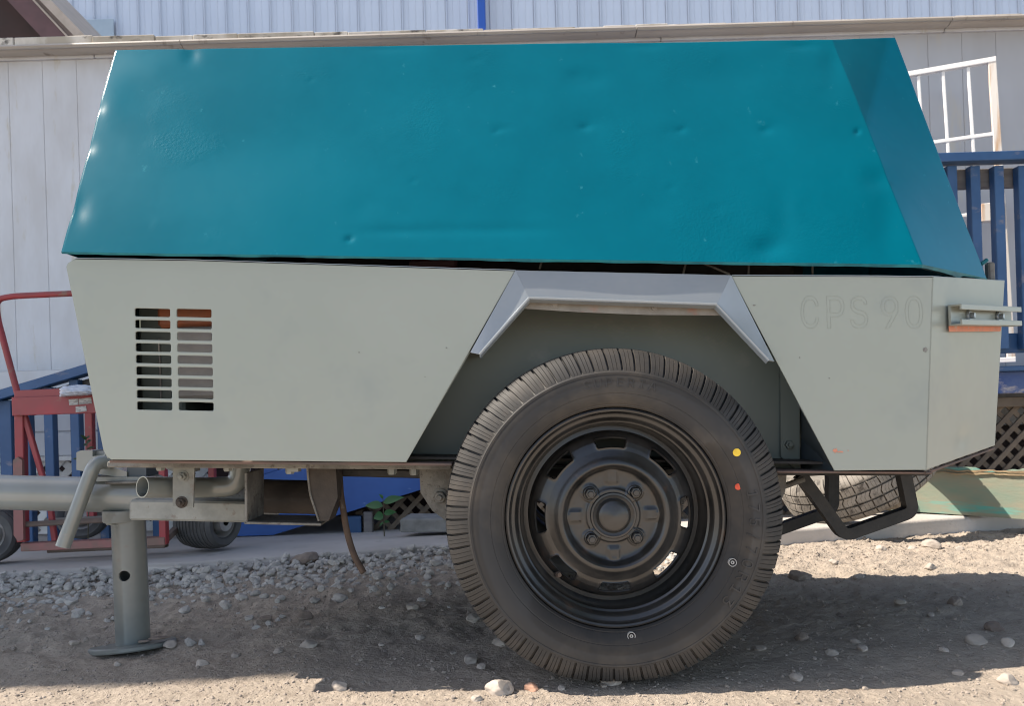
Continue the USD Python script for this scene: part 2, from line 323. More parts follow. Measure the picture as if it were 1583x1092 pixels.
M['rusty_white'] = look('rust_streaked_white', (0.70, 0.67, 0.63), (0.52, 0.34, 0.21), 5, lo=0.5, hi=0.68, stretch=(6, 6, 0.6), rough=0.5)
M['plank'] = look('turquoise_plank', (0.16, 0.235, 0.185), (0.245, 0.235, 0.175), 5, lo=0.38, hi=0.6, stretch=(0.6, 0.6, 2), rough=0.75, bump=0.4, bscale=50, c3=(0.08, 0.33, 0.29), scale3=5, lo3=0.57, hi3=0.66, stretch3=(0.3, 0.3, 2.2))
M['plank_wood'] = look('split_wood', (0.33, 0.25, 0.15), (0.20, 0.14, 0.085), 20, stretch=(0.2, 1, 3), rough=0.85, bump=0.7)
M['root'] = look('brown_root', (0.12, 0.09, 0.06), (0.20, 0.16, 0.115), 12, rough=0.9, bump=0.8, bscale=60, bdist=0.004)
M['concrete'] = look('concrete', (0.46, 0.43, 0.405), (0.41, 0.38, 0.355), 4, rough=0.9, bump=0.5, bscale=70, bdist=0.003, c3=(0.33, 0.31, 0.29), scale3=12, lo3=0.62, hi3=0.7)
M['block'] = look('grey_block', (0.27, 0.27, 0.265), (0.20, 0.20, 0.195), 18, rough=0.9, bump=0.6, bscale=110, bdist=0.003)
M['stone'] = look('pale_stone', (0.40, 0.355, 0.31), (0.32, 0.28, 0.245), 25, rough=0.9, bump=0.5, bscale=140, bdist=0.002, per=0.16)
M['stone_pink'] = look('pink_stone', (0.52, 0.30, 0.21), (0.45, 0.27, 0.19), 30, rough=0.9, bump=0.5)
M['clod'] = look('dark_clod', (0.19, 0.15, 0.125), (0.25, 0.205, 0.17), 25, rough=0.95, bump=0.9, bscale=90, bdist=0.004)
M['gravel'] = look('grey_gravel', (0.60, 0.57, 0.53), (0.43, 0.405, 0.375), 30, rough=0.9, bump=0.4, bscale=160, bdist=0.002, per=0.24, island=True)
M['pebble'] = look('dusty_pebbles', (0.41, 0.35, 0.30), (0.33, 0.285, 0.24), 30, rough=0.95, per=0.22, island=True)
def leaf_look(name, c, t):
    return usdkit.material(stage, '/World/Looks/' + name, {
        'g': ('geometry', {}), 'n': ('noise_texture', {'scale': 40.0, 'detail': 3.0}), 'm': ('mix', {'color1': c, 'color2': tuple(0.7 * x for x in c)}),
        'p': ('principled_bsdf', {'roughness': 0.5}), 't': ('translucent_bsdf', {'color': t}), 'x': ('mix_closure', {'fac': 0.3})},
        [('g.position', 'n.vector'), ('n.fac', 'm.fac'), ('m.color', 'p.base_color'), ('p.BSDF', 'x.closure1'), ('t.BSDF', 'x.closure2')], surface='x.closure')
M['faint'] = look('grey_paint_edge', (0.222, 0.237, 0.204), (0.258, 0.275, 0.237), 34, lo=0.36, hi=0.46, rough=0.3)
M['leaf'] = leaf_look('green_leaf', (0.05, 0.16, 0.06), (0.12, 0.35, 0.05))
M['leaf_dark'] = leaf_look('dark_leaf', (0.035, 0.075, 0.035), (0.06, 0.14, 0.03))
M['stem'] = look('stem', (0.08, 0.07, 0.045), rough=0.8)

M['dirt'] = usdkit.material(stage, '/World/Looks/dirt', {
    'g': ('geometry', {}),
    'n1': ('noise_texture', {'scale': 2.6, 'detail': 8.0, 'roughness': 0.65}), 'r1': ('map_range', {'from_min': 0.35, 'from_max': 0.65, 'clamp': True, 'to_min': 0.0, 'to_max': 1.0}),
    'm1': ('mix', {'color1': (0.44, 0.375, 0.31), 'color2': (0.375, 0.318, 0.265)}),
    'n2': ('noise_texture', {'scale': 22.0, 'detail': 8.0, 'roughness': 0.7}), 'r2': ('map_range', {'from_min': 0.5, 'from_max': 0.72, 'clamp': True, 'to_min': 0.0, 'to_max': 0.75}),
    'm2': ('mix', {'color2': (0.28, 0.23, 0.19)}),
    'n5': ('noise_texture', {'scale': 180.0, 'detail': 4.0, 'roughness': 0.7}), 'r5': ('map_range', {'from_min': 0.58, 'from_max': 0.7, 'clamp': True, 'to_min': 0.0, 'to_max': 0.6}),
    'm5': ('mix', {'color2': (0.50, 0.44, 0.37)}),
    'v': ('voronoi_texture', {'scale': 90.0, 'feature': 'smooth_f1'}),
    'n3': ('noise_texture', {'scale': 70.0, 'detail': 8.0, 'roughness': 0.72}),
    'a': ('math', {'math_type': 'multiply_add', 'value2': 0.35}),
    'b': ('bump', {'strength': 1.0, 'distance': 0.011}), 'p': ('principled_bsdf', {'roughness': 0.95, 'specular_ior_level': 0.2})},
    [('g.position', 'n1.vector'), ('g.position', 'n2.vector'), ('g.position', 'n3.vector'), ('g.position', 'n5.vector'), ('g.position', 'v.vector'),
     ('n1.fac', 'r1.value'), ('r1.result', 'm1.fac'), ('n2.fac', 'r2.value'), ('r2.result', 'm2.fac'), ('m1.color', 'm2.color1'),
     ('n5.fac', 'r5.value'), ('r5.result', 'm5.fac'), ('m2.color', 'm5.color1'), ('m5.color', 'p.base_color'),
     ('v.distance', 'a.value1'), ('n3.fac', 'a.value3'), ('a.value', 'b.height'), ('b.normal', 'p.normal')], surface='p.BSDF')

# ------------------------------------------------------------------ ground
YB, YW, YC = 1.34, 1.364, 1.72       # depth of the trailer's near side, of the near wheel's middle, of the trailer's middle
WC = P(944, 793, YW)                 # wheel centre
TYRE_R = WC[2] + 0.002
from scipy.interpolate import RBFInterpolator
ctrl = np.array([[0.175, 1.364, 0.0], [-0.84, 1.72, -0.030], [-1.6, 1.40, -0.004], [-0.4, 1.36, -0.002], [0.55, 1.33, 0.006], [1.1, 1.33, 0.022], [1.9, 1.36, 0.032],
                 [-1.6, 2.25, 0.012], [-0.6, 2.3, 0.012], [-0.2, 2.45, 0.006], [0.95, 2.60, -0.012], [1.75, 2.75, -0.018], [1.2, 2.0, -0.008], [0.2, 2.0, -0.012], [-0.8, 1.2, 0.0], [0.8, 1.1, 0.004],
                 [-4, 0.5, 0], [4, 0.5, 0.03], [-4, 2.2, 0], [4, 2.6, 0.0], [0, 0, 0], [0, 3.2, -0.04], [-3, 3.5, -0.04], [3, 3.5, -0.04], [0, -3, 0], [-5, -3, 0], [5, -3, 0], [0, 6, -0.04], [6, 6, -0.04], [-6, 6, -0.04]])
_rbf = RBFInterpolator(ctrl[:, :2], ctrl[:, 2], kernel='linear', smoothing=0.002)
def ground_z(x, y, fine=True):
    x, y = np.atleast_1d(np.asarray(x, float)), np.atleast_1d(np.asarray(y, float))
    q = np.c_[np.clip(x, -6, 6), np.clip(y, -3, 6)]
    z = _rbf(q)
    p = np.c_[x, y, 0 * x]
    z = z + 0.018 * (meshkit.fbm(p * 1.9, 3, 5) - 0.5)
    if fine:
        away = np.clip(np.hypot((x - WC[0]) / 1.2, y - YW) / 0.10, 0.15, 1) * np.clip(np.hypot(x + 0.84, y - YC) / 0.12, 0.2, 1)
        rough = np.clip((y - 1.40) / 0.30, 0.35, 1) * np.clip((2.9 - y) / 0.2, 0, 1)
        n = meshkit.fbm(p * np.array([13, 17, 1]), 4, 9)
        rid = 1 - np.abs(2 * meshkit.fbm(p * np.array([24, 34, 1]), 3, 21) - 1)
        z = z + away * rough * (0.022 * (n - 0.5) + 0.017 * (rid - 0.75))
        z = z + 0.0075 * (meshkit.fbm(p * 42, 3, 31) - 0.5) * away * np.clip((y - 1.25) / 0.3, 0.45, 1)
    return z

def axis(a, b, step, far, k=1.25):
    c = list(np.arange(a, b + 1e-9, step)); s = step; lo, hi = a, b; left, right = [], []
    while lo > -far: s *= k; lo -= s; left.append(lo)
    s = step
    while hi < far: s *= k; hi += s; right.append(hi)
    return np.array(left[::-1] + c + right)
gx, gy = axis(-1.9, 2.0, 0.009, 70), axis(1.05, 2.75, 0.009, 70)
GX, GY = np.meshgrid(gx, gy)
gv = np.c_[GX.ravel(), GY.ravel(), ground_z(GX.ravel(), GY.ravel())]
ni, nj = len(gy), len(gx)
gi, gj = np.meshgrid(np.arange(ni - 1), np.arange(nj - 1), indexing='ij'); gi, gj = gi.ravel(), gj.ravel()
obj('ground', tm(gv, np.c_[gi * nj + gj, gi * nj + gj + 1, (gi + 1) * nj + gj + 1, (gi + 1) * nj + gj]), M['dirt'], smooth=True, kind='structure')

# concrete slab along the mobile home
SLAB = 0.035
edge = [(-6, 1.55), (-3.0, 1.98)]
for a, b in ((0, 885), (200, 874), (400, 862), (560, 851), (695, 842), (900, 832), (1231, 818), (1400, 806), (1539, 796)):
    yh = CY - (a - CX) * math.tan(ROLL); y = (CAMZ - SLAB) * F / (b - yh); edge.append((P(a, b, y)[0], y))
edge += [(3.2, 3.05), (7, 3.4)]
edge = np.array(edge)
ex = np.concatenate([np.linspace(edge[i, 0], edge[i + 1, 0], 12, endpoint=False) for i in range(len(edge) - 1)]); ey = np.interp(ex, edge[:, 0], edge[:, 1])
ey = ey + 0.018 * (meshkit.fbm(np.c_[ex * 9, ey * 0, ey * 0], 3, 3) - 0.5)
rows = []
tops = 0.004 * (meshkit.fbm(np.c_[ex * 6, ey, ey * 0], 3, 4) - 0.5)
for dy, z in ((0.004, -0.15), (0.0, SLAB - 0.014), (0.003, SLAB - 0.005), (0.012, SLAB), (0.20, SLAB - 0.004), (0.55, SLAB - 0.032), (1.0, SLAB - 0.045), (3.5, SLAB - 0.05)):
    rows.append(np.c_[ex, ey + dy, z + tops * (dy < 0.02) * (z > 0)])
sv = np.vstack(rows); n = len(ex)
si, sj = np.meshgrid(np.arange(len(rows) - 1), np.arange(n - 1), indexing='ij'); si, sj = si.ravel(), sj.ravel()
obj('concrete_pavement', tm(sv, np.c_[si * n + sj, si * n + sj + 1, (si + 1) * n + sj + 1, (si + 1) * n + sj]), M['concrete'], smooth=50, kind='structure')
def on_ground(px, py, up=0.0, slab=False):
    """The point of the ground (or the slab) that a pixel of the photograph shows."""
    z = SLAB if slab else 0.0
    for _ in range(6):
        yh = CY - (px - CX) * math.tan(ROLL); y = (CAMZ - z) * F * math.cos(ROLL) / max(1, (py - yh) * math.cos(ROLL))
        p = P(px, py, y); z = SLAB if slab else float(ground_z(p[0], p[1])[0])
    return np.array([p[0], p[1], z + up])

# ------------------------------------------------------------------ mobile home behind
YH = 3.6
home = thing('mobile_home', 'long low white home with vertical siding and stained beige gutter', 'mobile home')
zt, zb = P(791, 71, YH)[2], 0.43
obj('wall', cbox(0.2, YH + 1.6, (zb + zt) / 2, 9.6, 3.1, zt - zb - 0.01, 0.004), M['siding_dirty'], home)
w = 0.158; x = -4.5
while x < 4.8:
    a, b = x + 0.0004, x + w - 0.0004; y0 = YH
    prof = Polygon([(a, y0 + 0.02), (a, y0 + 0.0011), (a + 0.0022, y0), (b - 0.0022, y0), (b, y0 + 0.0011), (b, y0 + 0.02)])
    m = trimesh.creation.extrude_polygon(prof, zt - zb + 0.0, engine='earcut'); m.apply_translation([0, 0, zb])
    obj('siding_panel', m, M['siding_dirty'] if x < -1.2 else M['siding'], home); x += w
for xx in np.arange(-4.5, 4.6, 1.22):        # skirting boards under the siding
    for (za, zc) in ((0.325, 0.42),):
        obj('skirting_board', cbox(xx + 0.61, YH + 0.012, (za + zc) / 2, 1.216, 0.02, zc - za, 0.003), M['siding_dirty'], home)
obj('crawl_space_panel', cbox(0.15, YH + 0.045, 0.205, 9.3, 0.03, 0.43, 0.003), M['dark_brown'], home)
obj('belt_trim', cbox(0.15, YH - 0.004, 0.4255, 9.3, 0.012, 0.012, 0.002), M['siding_dirty'], home)
k = 0
for xx in np.arange(-4.5, 4.6, 1.31):        # band under the gutter, in lengths
    obj('frieze_board', cbox(xx + 0.655, YH - 0.006, P(791, 64, YH)[2], 1.307, 0.02, 0.045, 0.003), M['siding_dirty'], home)
zg0, zg1 = P(791, 58, YH - 0.06)[2], P(791, 45.5, YH - 0.085)[2] - 0.004
gp = [(YH, zg1 + 0.004), (YH - 0.085, zg1 + 0.004), (YH - 0.09, zg1 - 0.004), (YH - 0.082, zg1 - 0.010), (YH - 0.086, zg1 - 0.016), (YH - 0.07, zg0 + 0.008), (YH - 0.055, zg0), (YH - 0.02, zg0)]
xg = [-4.6, -1.45, 0.62, 2.05, 4.9]
for a, b in zip(xg, xg[1:]):
    m = trimesh.creation.extrude_polygon(Polygon(gp), b - a - 0.004, engine='earcut'); v = np.array(m.vertices)
    obj('gutter', tm(np.c_[a + v[:, 2], v[:, 0], v[:, 1]], m.faces), M['trim'], home)
x = -4.6
while x < 4.8:                               # ragged roof edge above the gutter
    L = R_.uniform(0.10, 0.36); hgt = np.interp(x, [-2.4, -1.8, -1.3, -0.3, 3], [0.046, 0.040, 0.030, 0.019, 0.013]) + R_.uniform(-0.003, 0.003)
    obj('roof_edge', cbox(x + L / 2, YH + 0.15 + R_.uniform(-0.004, 0.004), zg1 + 0.0045 + hgt / 2, L - 0.002, 0.42, hgt, 0.003), M['roof_edge'], home); x += L
obj('roof', tm([(-4.6, YH + 0.36, zg1 + 0.02), (4.9, YH + 0.36, zg1 + 0.02), (4.9, YH + 1.8, zg1 + 0.10), (-4.6, YH + 1.8, zg1 + 0.10), (4.9, YH + 3.2, zg1 + 0.02), (-4.6, YH + 3.2, zg1 + 0.02)],
               [[0, 1, 2, 3], [3, 2, 4, 5]]), M['trim'], home)

# metal-sided building further back
YU = 7.4
mb = thing('metal_sided_building', 'tall pale building with ribbed vertical metal siding, rising behind the low home', 'building')
obj('wall', cbox(0, YU + 2.05, 2.6, 16, 4.0, 5.4, 0.01), M['metal_white'], mb)
w = 34 / F * YU; x = -6.6
while x < 6.8:
    a = x
    prof = Polygon([(a, YU + 0.04), (a, YU), (a + 0.006, YU - 0.012), (a + 0.013, YU - 0.012), (a + 0.019, YU), (a + w * 0.30, YU - 0.0), (a + w * 0.31, YU - 0.0015), (a + w * 0.33, YU - 0.0015), (a + w * 0.34, YU), (a + w * 0.62, YU), (a + w * 0.63, YU - 0.0015), (a + w * 0.65, YU - 0.0015), (a + w * 0.66, YU), (a + w - 0.002, YU), (a + w - 0.002, YU + 0.04)])
    m = trimesh.creation.extrude_polygon(prof, 4.2, engine='earcut'); m.apply_translation([0, 0, 1.0])
    obj('siding_panel', m, M['metal_white'], mb); x += w
d0, d1 = P(743.5, 0, YU - 0.09), P(743.5, 40, YU - 0.09)
obj('downspout', cbox(d0[0], YU - 0.075, 2.7, 0.078, 0.07, 4.6, 0.008), M['downspout'], mb, label='bright blue downspout')
q = [P(a, b, YU - 0.03) for a, b in ((112, 31), (176, 29), (178, 60), (112, 60))]
obj('patch_sheet', cbox((q[0][0] + q[1][0]) / 2, YU - 0.035, (q[0][2] + q[2][2]) / 2, q[1][0] - q[0][0], 0.006, q[0][2] - q[2][2], 0.002), M['patch'], mb, label='blue grey sheet fixed over the ribs')

# gable of the brown roof behind the home, top left
YG = 5.3
gb = thing('gable_roof', 'maroon and tan gable roof end showing above the gutter at the far left', 'roof')
def rake(px0, py0, px1, py1, w0, mat, y, th, name):
    a, b = np.array(XZ(px0, py0, YG)), np.array(XZ(px1, py1, YG)); d = (a - b) / np.linalg.norm(a - b); a = a + d * 1.15; b = b - d * 0.25
    nrm = np.array([d[1], -d[0]]); nrm = -nrm if nrm[0] > 0 else nrm
    obj(name, extr([a, b, b + nrm * w0, a + nrm * w0], y, th), mat, gb)
    return a, b
rake(80, 0, 131, 53, 0.055, M['tan_trim'], YG - 0.05, 1.6, 'tan_rake_trim')
rake(66, 0, 118, 53, 0.048, M['brown_trim'], YG - 0.02, 1.4, 'brown_rake_trim')
rake(55, 0, 104, 53, 0.012, M['tan_trim'], YG - 0.035, 0.05, 'tan_bead')
pk, ft = rake(51, 0, 100, 53, 0.125, M['maroon'], YG - 0.03, 0.04, 'barge_board')
rake(24, 0, 72, 53, 0.03, M['brown_trim'], YG - 0.01, 0.04, 'inner_trim')
obj('gable_wall', extr([(pk[0], pk[1]), (ft[0], ft[1]), (ft[0], ft[1] - 0.6), (pk[0] - 1.3, ft[1] - 0.6), (pk[0] - 1.3, pk[1] - 0.3), (pk[0] - .2, pk[1] + .02)], YG + 0.16, 0.1), M['dark_brown'], gb)
for a in (ft[0] - 0.2, pk[0] - 1.1): obj('post', bar((a, YG + 0.3, 0), (a, YG + 0.3, ft[1] - 0.4), 0.12, 0.12, up=(1, 0, 0)), M['maroon'], gb)

# open carport out of the picture to the left, whose roof shades the left of the yard
cpt = thing('carport', 'flat roofed open carport on white posts, standing out of the picture to the left', 'carport')
hx, hy, hh = -0.16 + SUN[0] / SUN[2] * 4.5, 1.425 + SUN[1] / SUN[2] * 4.5, 4.5
obj('roof', cbox(hx - 2.2, hy + 1.3, hh + 0.04, 4.4, 2.6, 0.10, 0.02), M['metal_white'], cpt)
for a in (0.2, 4.2):
    for b in (0.2, 2.4): obj('post', bar((hx - a, hy + b, -0.05), (hx - a, hy + b, hh - 0.01), 0.1, 0.1, up=(1, 0, 0)), M['white_iron'], cpt)

# trees out of the picture to the right
def tree(x, y, hgt, rad, seed, label):
    g = np.random.default_rng(seed); t = thing('tree', label, 'tree')
    tr_ = [tube(curve([(x, y, -0.1), (x + 0.05, y, hgt * 0.25), (x - 0.04, y + 0.05, hgt * 0.55), (x, y, hgt * 0.85)], 6), np.linspace(0.13, 0.04, 19), 10)]
    for q in range(7):
        a = q * 2.4; z0 = hgt * g.uniform(0.28, 0.6); e = rad * g.uniform(0.5, 0.85)
        tr_.append(tube(curve([(x, y, z0), (x + e * 0.5 * math.cos(a), y + e * 0.5 * math.sin(a), z0 + 0.4), (x + e * math.cos(a), y + e * math.sin(a), z0 + 1.0)], 5), np.linspace(0.05, 0.015, 11), 7))
    obj('trunk', cat(tr_), M['root'], t)
    n = 5200; cl_ = g.normal(size=(60, 3)); cl_ /= np.linalg.norm(cl_, axis=1)[:, None]; cl_ *= g.uniform(0.45, 1.0, 60)[:, None] * np.array([rad, rad, hgt * 0.36])
    c = cl_[g.integers(0, 60, n)] + g.normal(0, 0.17 * rad, (n, 3)) + np.array([x, y, hgt * 0.62]); a, b = g.normal(size=(n, 3)), g.normal(size=(n, 3))
    a /= np.linalg.norm(a, axis=1)[:, None]; b -= (a * b).sum(1)[:, None] * a; b /= np.linalg.norm(b, axis=1)[:, None]; sz = g.uniform(0.05, 0.10, n)[:, None]
    v = np.stack([c - a * sz, c - b * sz * 0.55, c + a * sz, c + b * sz * 0.55], 1).reshape(-1, 3); i = np.arange(n) * 4
    obj('crown', tm(v, np.c_[i, i + 1, i + 2, i + 3]), M['leaf_dark'], t, smooth=False)
tree(3.6, -1.3, 6.5, 1.9, 1, 'dense tree standing out of the picture to the right')
tree(5.2, 1.2, 6.5, 2.0, 2, 'second dense tree out of the picture to the right, nearer the home')

# ------------------------------------------------------------------ ramp, deck and railing
YR = 3.05
ramp = thing('wheelchair_ramp', 'blue painted wooden ramp with railing and lattice skirt rising to a deck', 'ramp')
zs = SLAB - 0.036
toe, top = P(352, 838, YR), P(1225, 577, YR)
def line_z(px0, py0, px1, py1, y):
    a, b = P(px0, py0, y), P(px1, py1, y); return lambda x: a[2] + (b[2] - a[2]) * (x - a[0]) / (b[0] - a[0])
low = line_z(422, 833, 690, 749, YR)                       # lower edge of the side board
xa, xb = P(422, 833, YR)[0], P(1195, 592, YR)[0]
zdeck = P(1560, 572, YR)[2]
xl, xr = P(300, 835, YR)[0], 3.4
sl = (low(xb) - low(xa)) / (xb - xa); thk = 0.26
obj('ramp_board', extr([(xl, zs + 0.004), (xa, zs + 0.004), (xb, low(xb)), (xb, zdeck), (xb - (zdeck - low(xb)) * 0 - 0.0, zdeck), (xl + 0.02, zs + 0.03 + 0.0), ] if False else
                       [(xl, zs + 0.004), (xa, zs + 0.004), (xb, low(xb)), (xb, low(xb) + thk), (xl, max(zs + 0.02, low(xl) + thk))], YR, 0.035), M['blue_ramp'], ramp)
L = xb - xl; nb = 14
for k in range(nb):                                        # deck boards of the ramp
    a, b = xl + L * k / nb, xl + L * (k + 1) / nb - 0.004; f = lambda x: max(zs + 0.02, low(x) + thk) + 0.012
    obj('ramp_plank', bar((a, YR + 0.29, f(a)), (b, YR + 0.29, f(b)), 0.50, 0.022), M['blue_ramp'], ramp)
z1 = P(1560, 611, YR)[2]
obj('rim_board', cbox((xb + xr) / 2, YR + 0.018, (zdeck + z1) / 2, xr - xb, 0.036, zdeck - z1 - 0.012, 0.003), M['blue_worn'], ramp)
obj('rim_cap', cbox((xb + xr) / 2, YR - 0.004, zdeck + 0.004, xr - xb, 0.05, 0.02, 0.003), M['blue'], ramp)
x = xb
while x < xr:
    obj('deck_board', cbox(x + 0.067, YR + 0.29, zdeck + 0.004, 0.134, 0.50, 0.024, 0.003), M['blue_worn'], ramp); x += 0.139
obj('under_board', cbox((xb + xr) / 2, YR + 0.05, P(1560, 622, YR)[2], xr - xb, 0.03, 0.04, 0.003), M['lattice_brown'], ramp)
# rail: sloped on the left, level on the right
rt0, rt1 = P(0, 613, YR), P(140, 571, YR); rs = (rt1[2] - rt0[2]) / (rt1[0] - rt0[0])
railz = P(1583, 243, YR)[2]
xk = rt0[0] + (railz - rt0[2]) / rs
f_rail = lambda x: min(railz + (x - 1.9) * 0.0, rt0[2] + rs * (x - rt0[0]))
obj('top_rail', bar((rt0[0] - 0.5, YR + 0.0, f_rail(rt0[0] - 0.5)), (xk, YR + 0.0, railz), 0.07, 0.036), M['blue'], ramp)
obj('top_rail', bar((xk, YR + 0.0, railz), (xr, YR, railz), 0.07, 0.034), M['blue'], ramp, label='level top rail of the deck')
obj('back_rail', bar((rt0[0] - 0.5, YR + 0.056, f_rail(rt0[0] - 0.5) - 0.065), (xk, YR + 0.056, railz - 0.065), 0.034, 0.075), M['grey_wood'], ramp)
obj('back_rail', bar((xk, YR + 0.056, railz - 0.066), (xr, YR + 0.056, railz - 0.066), 0.034, 0.075), M['grey_wood'], ramp)
zl0, zl1 = P(1570, 545, YR)[2], P(1570, 514, YR)[2]
obj('bottom_rail', cbox((xb + 0.45 + xr) / 2, YR + 0.056, (zl0 + zl1) / 2, xr - xb - 0.45, 0.034, zl1 - zl0, 0.003), M['blue'], ramp)
def baluster(px, y0, y1, wpx=15):
    a, b = P(px, y0, YR + 0.012), P(px + (y1 - y0) * 0.0306, y1, YR + 0.012)
    b[2] = max(b[2], zs + 0.002)
    obj('baluster', bar(a, b, 0.036, wpx / F * YR, up=(1, 0, 0)), M['blue'], ramp)
for px in (1432, 1468, 1503.5, 1540, 1577, 1613, 1650): baluster(px, 258, 540)
for px, w in ((-75, 14), (-34, 14), (11, 19), (42, 13), (77, 14), (117, 14), (158, 14), (198, 14), (238, 14), (278, 14)): baluster(px, 613 - 0.305 * px + 10, 846 if px < 30 else 842, w)
# lattice skirts
def lattice(parent, region, y, pitch, sw, mat, name='lattice_slat'):
    x0, z0, x1, z1_ = region.bounds; ln = (x1 - x0) + (z1_ - z0)
    for s, yy in ((1, y), (-1, y + 0.0075)):
        for d in np.arange(-ln, ln, pitch):
            c = np.array([(x0 + x1) / 2 + d, (z0 + z1_) / 2]); t = np.array([1, s]) / 2 ** .5; nn = np.array([-t[1], t[0]]) * sw / 2
            g = Polygon([c - t * ln + nn, c + t * ln + nn, c + t * ln - nn, c - t * ln - nn]).intersection(region)
            if g.is_empty or g.area < 2e-4: continue
            for gg in getattr(g, 'geoms', [g]):
                if gg.area > 2e-4: obj(name, extr(gg, yy, 0.007), mat, parent)
x2 = P(545, 800, YR)[0]
low_b = [(x2, zs), (x2, max(zs + 0.01, low(x2) - 0.002)), (xb, low(xb) - 0.002), (xb, z1 - 0.03), (xr, z1 - 0.03), (xr, zs)]
lattice(ramp, Polygon(low_b), YR + 0.06, 0.066, 0.019, M['lattice_brown'])
for px in (542, 557): pass
for px_p, wd_p, mt_p in ((546, 0.058, 'blue'), (568, 0.034, 'grey_wood')):
    xq = P(px_p, 800, YR)[0]; obj('ramp_post', bar((xq, YR + 0.02, zs), (xq, YR + 0.02, low(xq - 0.03) - 0.004), 0.03, wd_p, up=(1, 0, 0)), M[mt_p], ramp)

# white lattice skirt of the home, left
skirt = thing('lattice_skirt', 'white diagonal lattice panel closing the space under the home, behind the cart', 'lattice')
a, b = P(-160, 800, 3.3), P(330, 800, 3.3)
reg = sbox(a[0], zs, b[0], 0.322)
lattice(skirt, reg, 3.3, 0.074, 0.030, M['lattice_white'])
obj('top_batten', cbox((a[0] + b[0]) / 2, 3.29, 0.318, b[0] - a[0], 0.03, 0.02, 0.003), M['lattice_white'], skirt)
obj('skirt_panel', cbox((a[0] + b[0]) / 2, 3.312, 0.379, b[0] - a[0], 0.018, 0.10, 0.003), M['siding_dirty'], skirt)
obj('skirt_panel', cbox((a[0] + b[0]) / 2, 3.316, 0.565, b[0] - a[0], 0.018, 0.264, 0.003), M['siding_dirty'], skirt)

# ------------------------------------------------------------------ white iron security door on the deck
dr = thing('security_door', 'white iron grille door with rust-streaked stile standing open on the blue deck', 'door')
yA = 3.30
ztop, zbot = P(1530, 93, yA)[2], zdeck + 0.05
pr = P(1533, 93, yA)
dirv = np.array([-0.30, 0.125, 0.0]); dirv /= np.linalg.norm(dirv); nx_ = np.array([dirv[1], -dirv[0], 0])
lean = np.array([0.035, 0, -1.0])
dh = ztop - zbot
def dp(s, t): return pr + dirv * s + lean * (t * dh) * np.array([1, 1, 1])
obj('stile', bar(dp(0, 0), dp(0, 1), 0.03, 0.022, up=nx_), M['rusty_white'], dr, label='rust-streaked stile')
obj('stile', bar(dp(0.78, 0), dp(0.78, 1), 0.03, 0.034, up=nx_), M['white_iron'], dr)
for t in (0.0, 1.0): obj('rail', bar(dp(-0.015, t), dp(0.795, t), 0.026, 0.021), M['white_iron'], dr)
for t in (0.245, 0.505): obj('rail', bar(dp(0, t), dp(0.78, t), 0.016, 0.015), M['white_iron'], dr)
for s in (0.088, 0.183, 0.278, 0.373, 0.468, 0.563, 0.66): obj('grille_bar', bar(dp(s, 0.01), dp(s, 0.99), 0.012, 0.0125, up=nx_), M['white_iron'], dr)
lk = dp(0.0, 0.505)
lb = obj('lock_box', bar(lk + dirv * 0.035 + np.array([0, 0, 0.038]), lk + dirv * 0.035 - np.array([0, 0, 0.038]), 0.045, 0.085, up=dirv), M['rusty_white'], dr, label='cream lock box')
obj('lock_cylinder', lathe([(0.0, 0.016), (0.012, 0.016), (0.017, 0.012), (0.02, 0)], lk + dirv * 0.03 + np.array([0, -0.024, 0.0]), (0, -1, 0), 20), M['brass'], lb)

# ------------------------------------------------------------------ red cart behind the tow bar
cart = thing('red_cart', 'red steel cart with a tall hoop handle and small grey wheels, behind the tow bar', 'cart')
yc = 2.44
def cp(px, py, y=yc): return P(px, py, y)
hoop = fillet([cp(28, 612), cp(-4, 492), cp(-6, 463), cp(20, 458), cp(215, 449), cp(250, 470), cp(262, 612)], 0.05)
obj('hoop_handle', tube(hoop, 0.0095, 12), M['cart_red'], cart)
obj('upper_rail', bar(cp(26, 610), cp(262, 600), 0.03, 0.024), M['cart_red'], cart)
obj('side_plate', bar(cp(19, 629, yc - 0.02), cp(264, 621, yc - 0.02), 0.008, 0.058), M['cart_red'], cart)
obj('deck_plate', cat([patch([cp(19, 614), cp(262, 606), cp(262, 606) + [0, 0.42, 0], cp(19, 614) + [0, 0.42, 0]], 4, 4)]), M['cart_pale'], cart)
obj('leg', bar(cp(32, 640), cp(36, 838), 0.025, 0.028, up=(1, 0, 0)), M['cart_red'], cart)
obj('leg', bar(cp(250, 632), cp(254, 842), 0.025, 0.022, up=(1, 0, 0)), M['cart_red'], cart)
obj('leg', bar(cp(32, 640) + [0, 0.4, 0], cp(36, 838) + [0, 0.4, 0.0], 0.025, 0.028, up=(1, 0, 0)), M['cart_red'], cart)
obj('leg', bar(cp(250, 632) + [0, 0.4, 0], cp(254, 842) + [0, 0.4, 0.0], 0.025, 0.022, up=(1, 0, 0)), M['cart_red'], cart)
obj('brace', bar(cp(38, 643), cp(66, 738), 0.014, 0.016, up=(1, 0, 0)), M['cart_red'], cart)
obj('brace', bar(cp(66, 738) + [0, 0.02, 0], cp(80, 846) + [0, 0.02, 0], 0.014, 0.016, up=(1, 0, 0)), M['cart_red'], cart)
obj('axle_bracket', plate([(20, 712), (27, 707), (34, 712), (36, 835), (28, 838), (21, 828)], yc - 0.03, 0.012), M['cart_pale'], cart)
obj('axle_rod', tube([cp(28, 812, yc - 0.01), cp(168, 804, yc - 0.01)], 0.009, 10), M['dirt_rail'], cart)
obj('cross_rail', tube([cp(70, 806, yc + 0.12), cp(265, 796, yc + 0.12)], 0.008, 10), M['core'], cart)
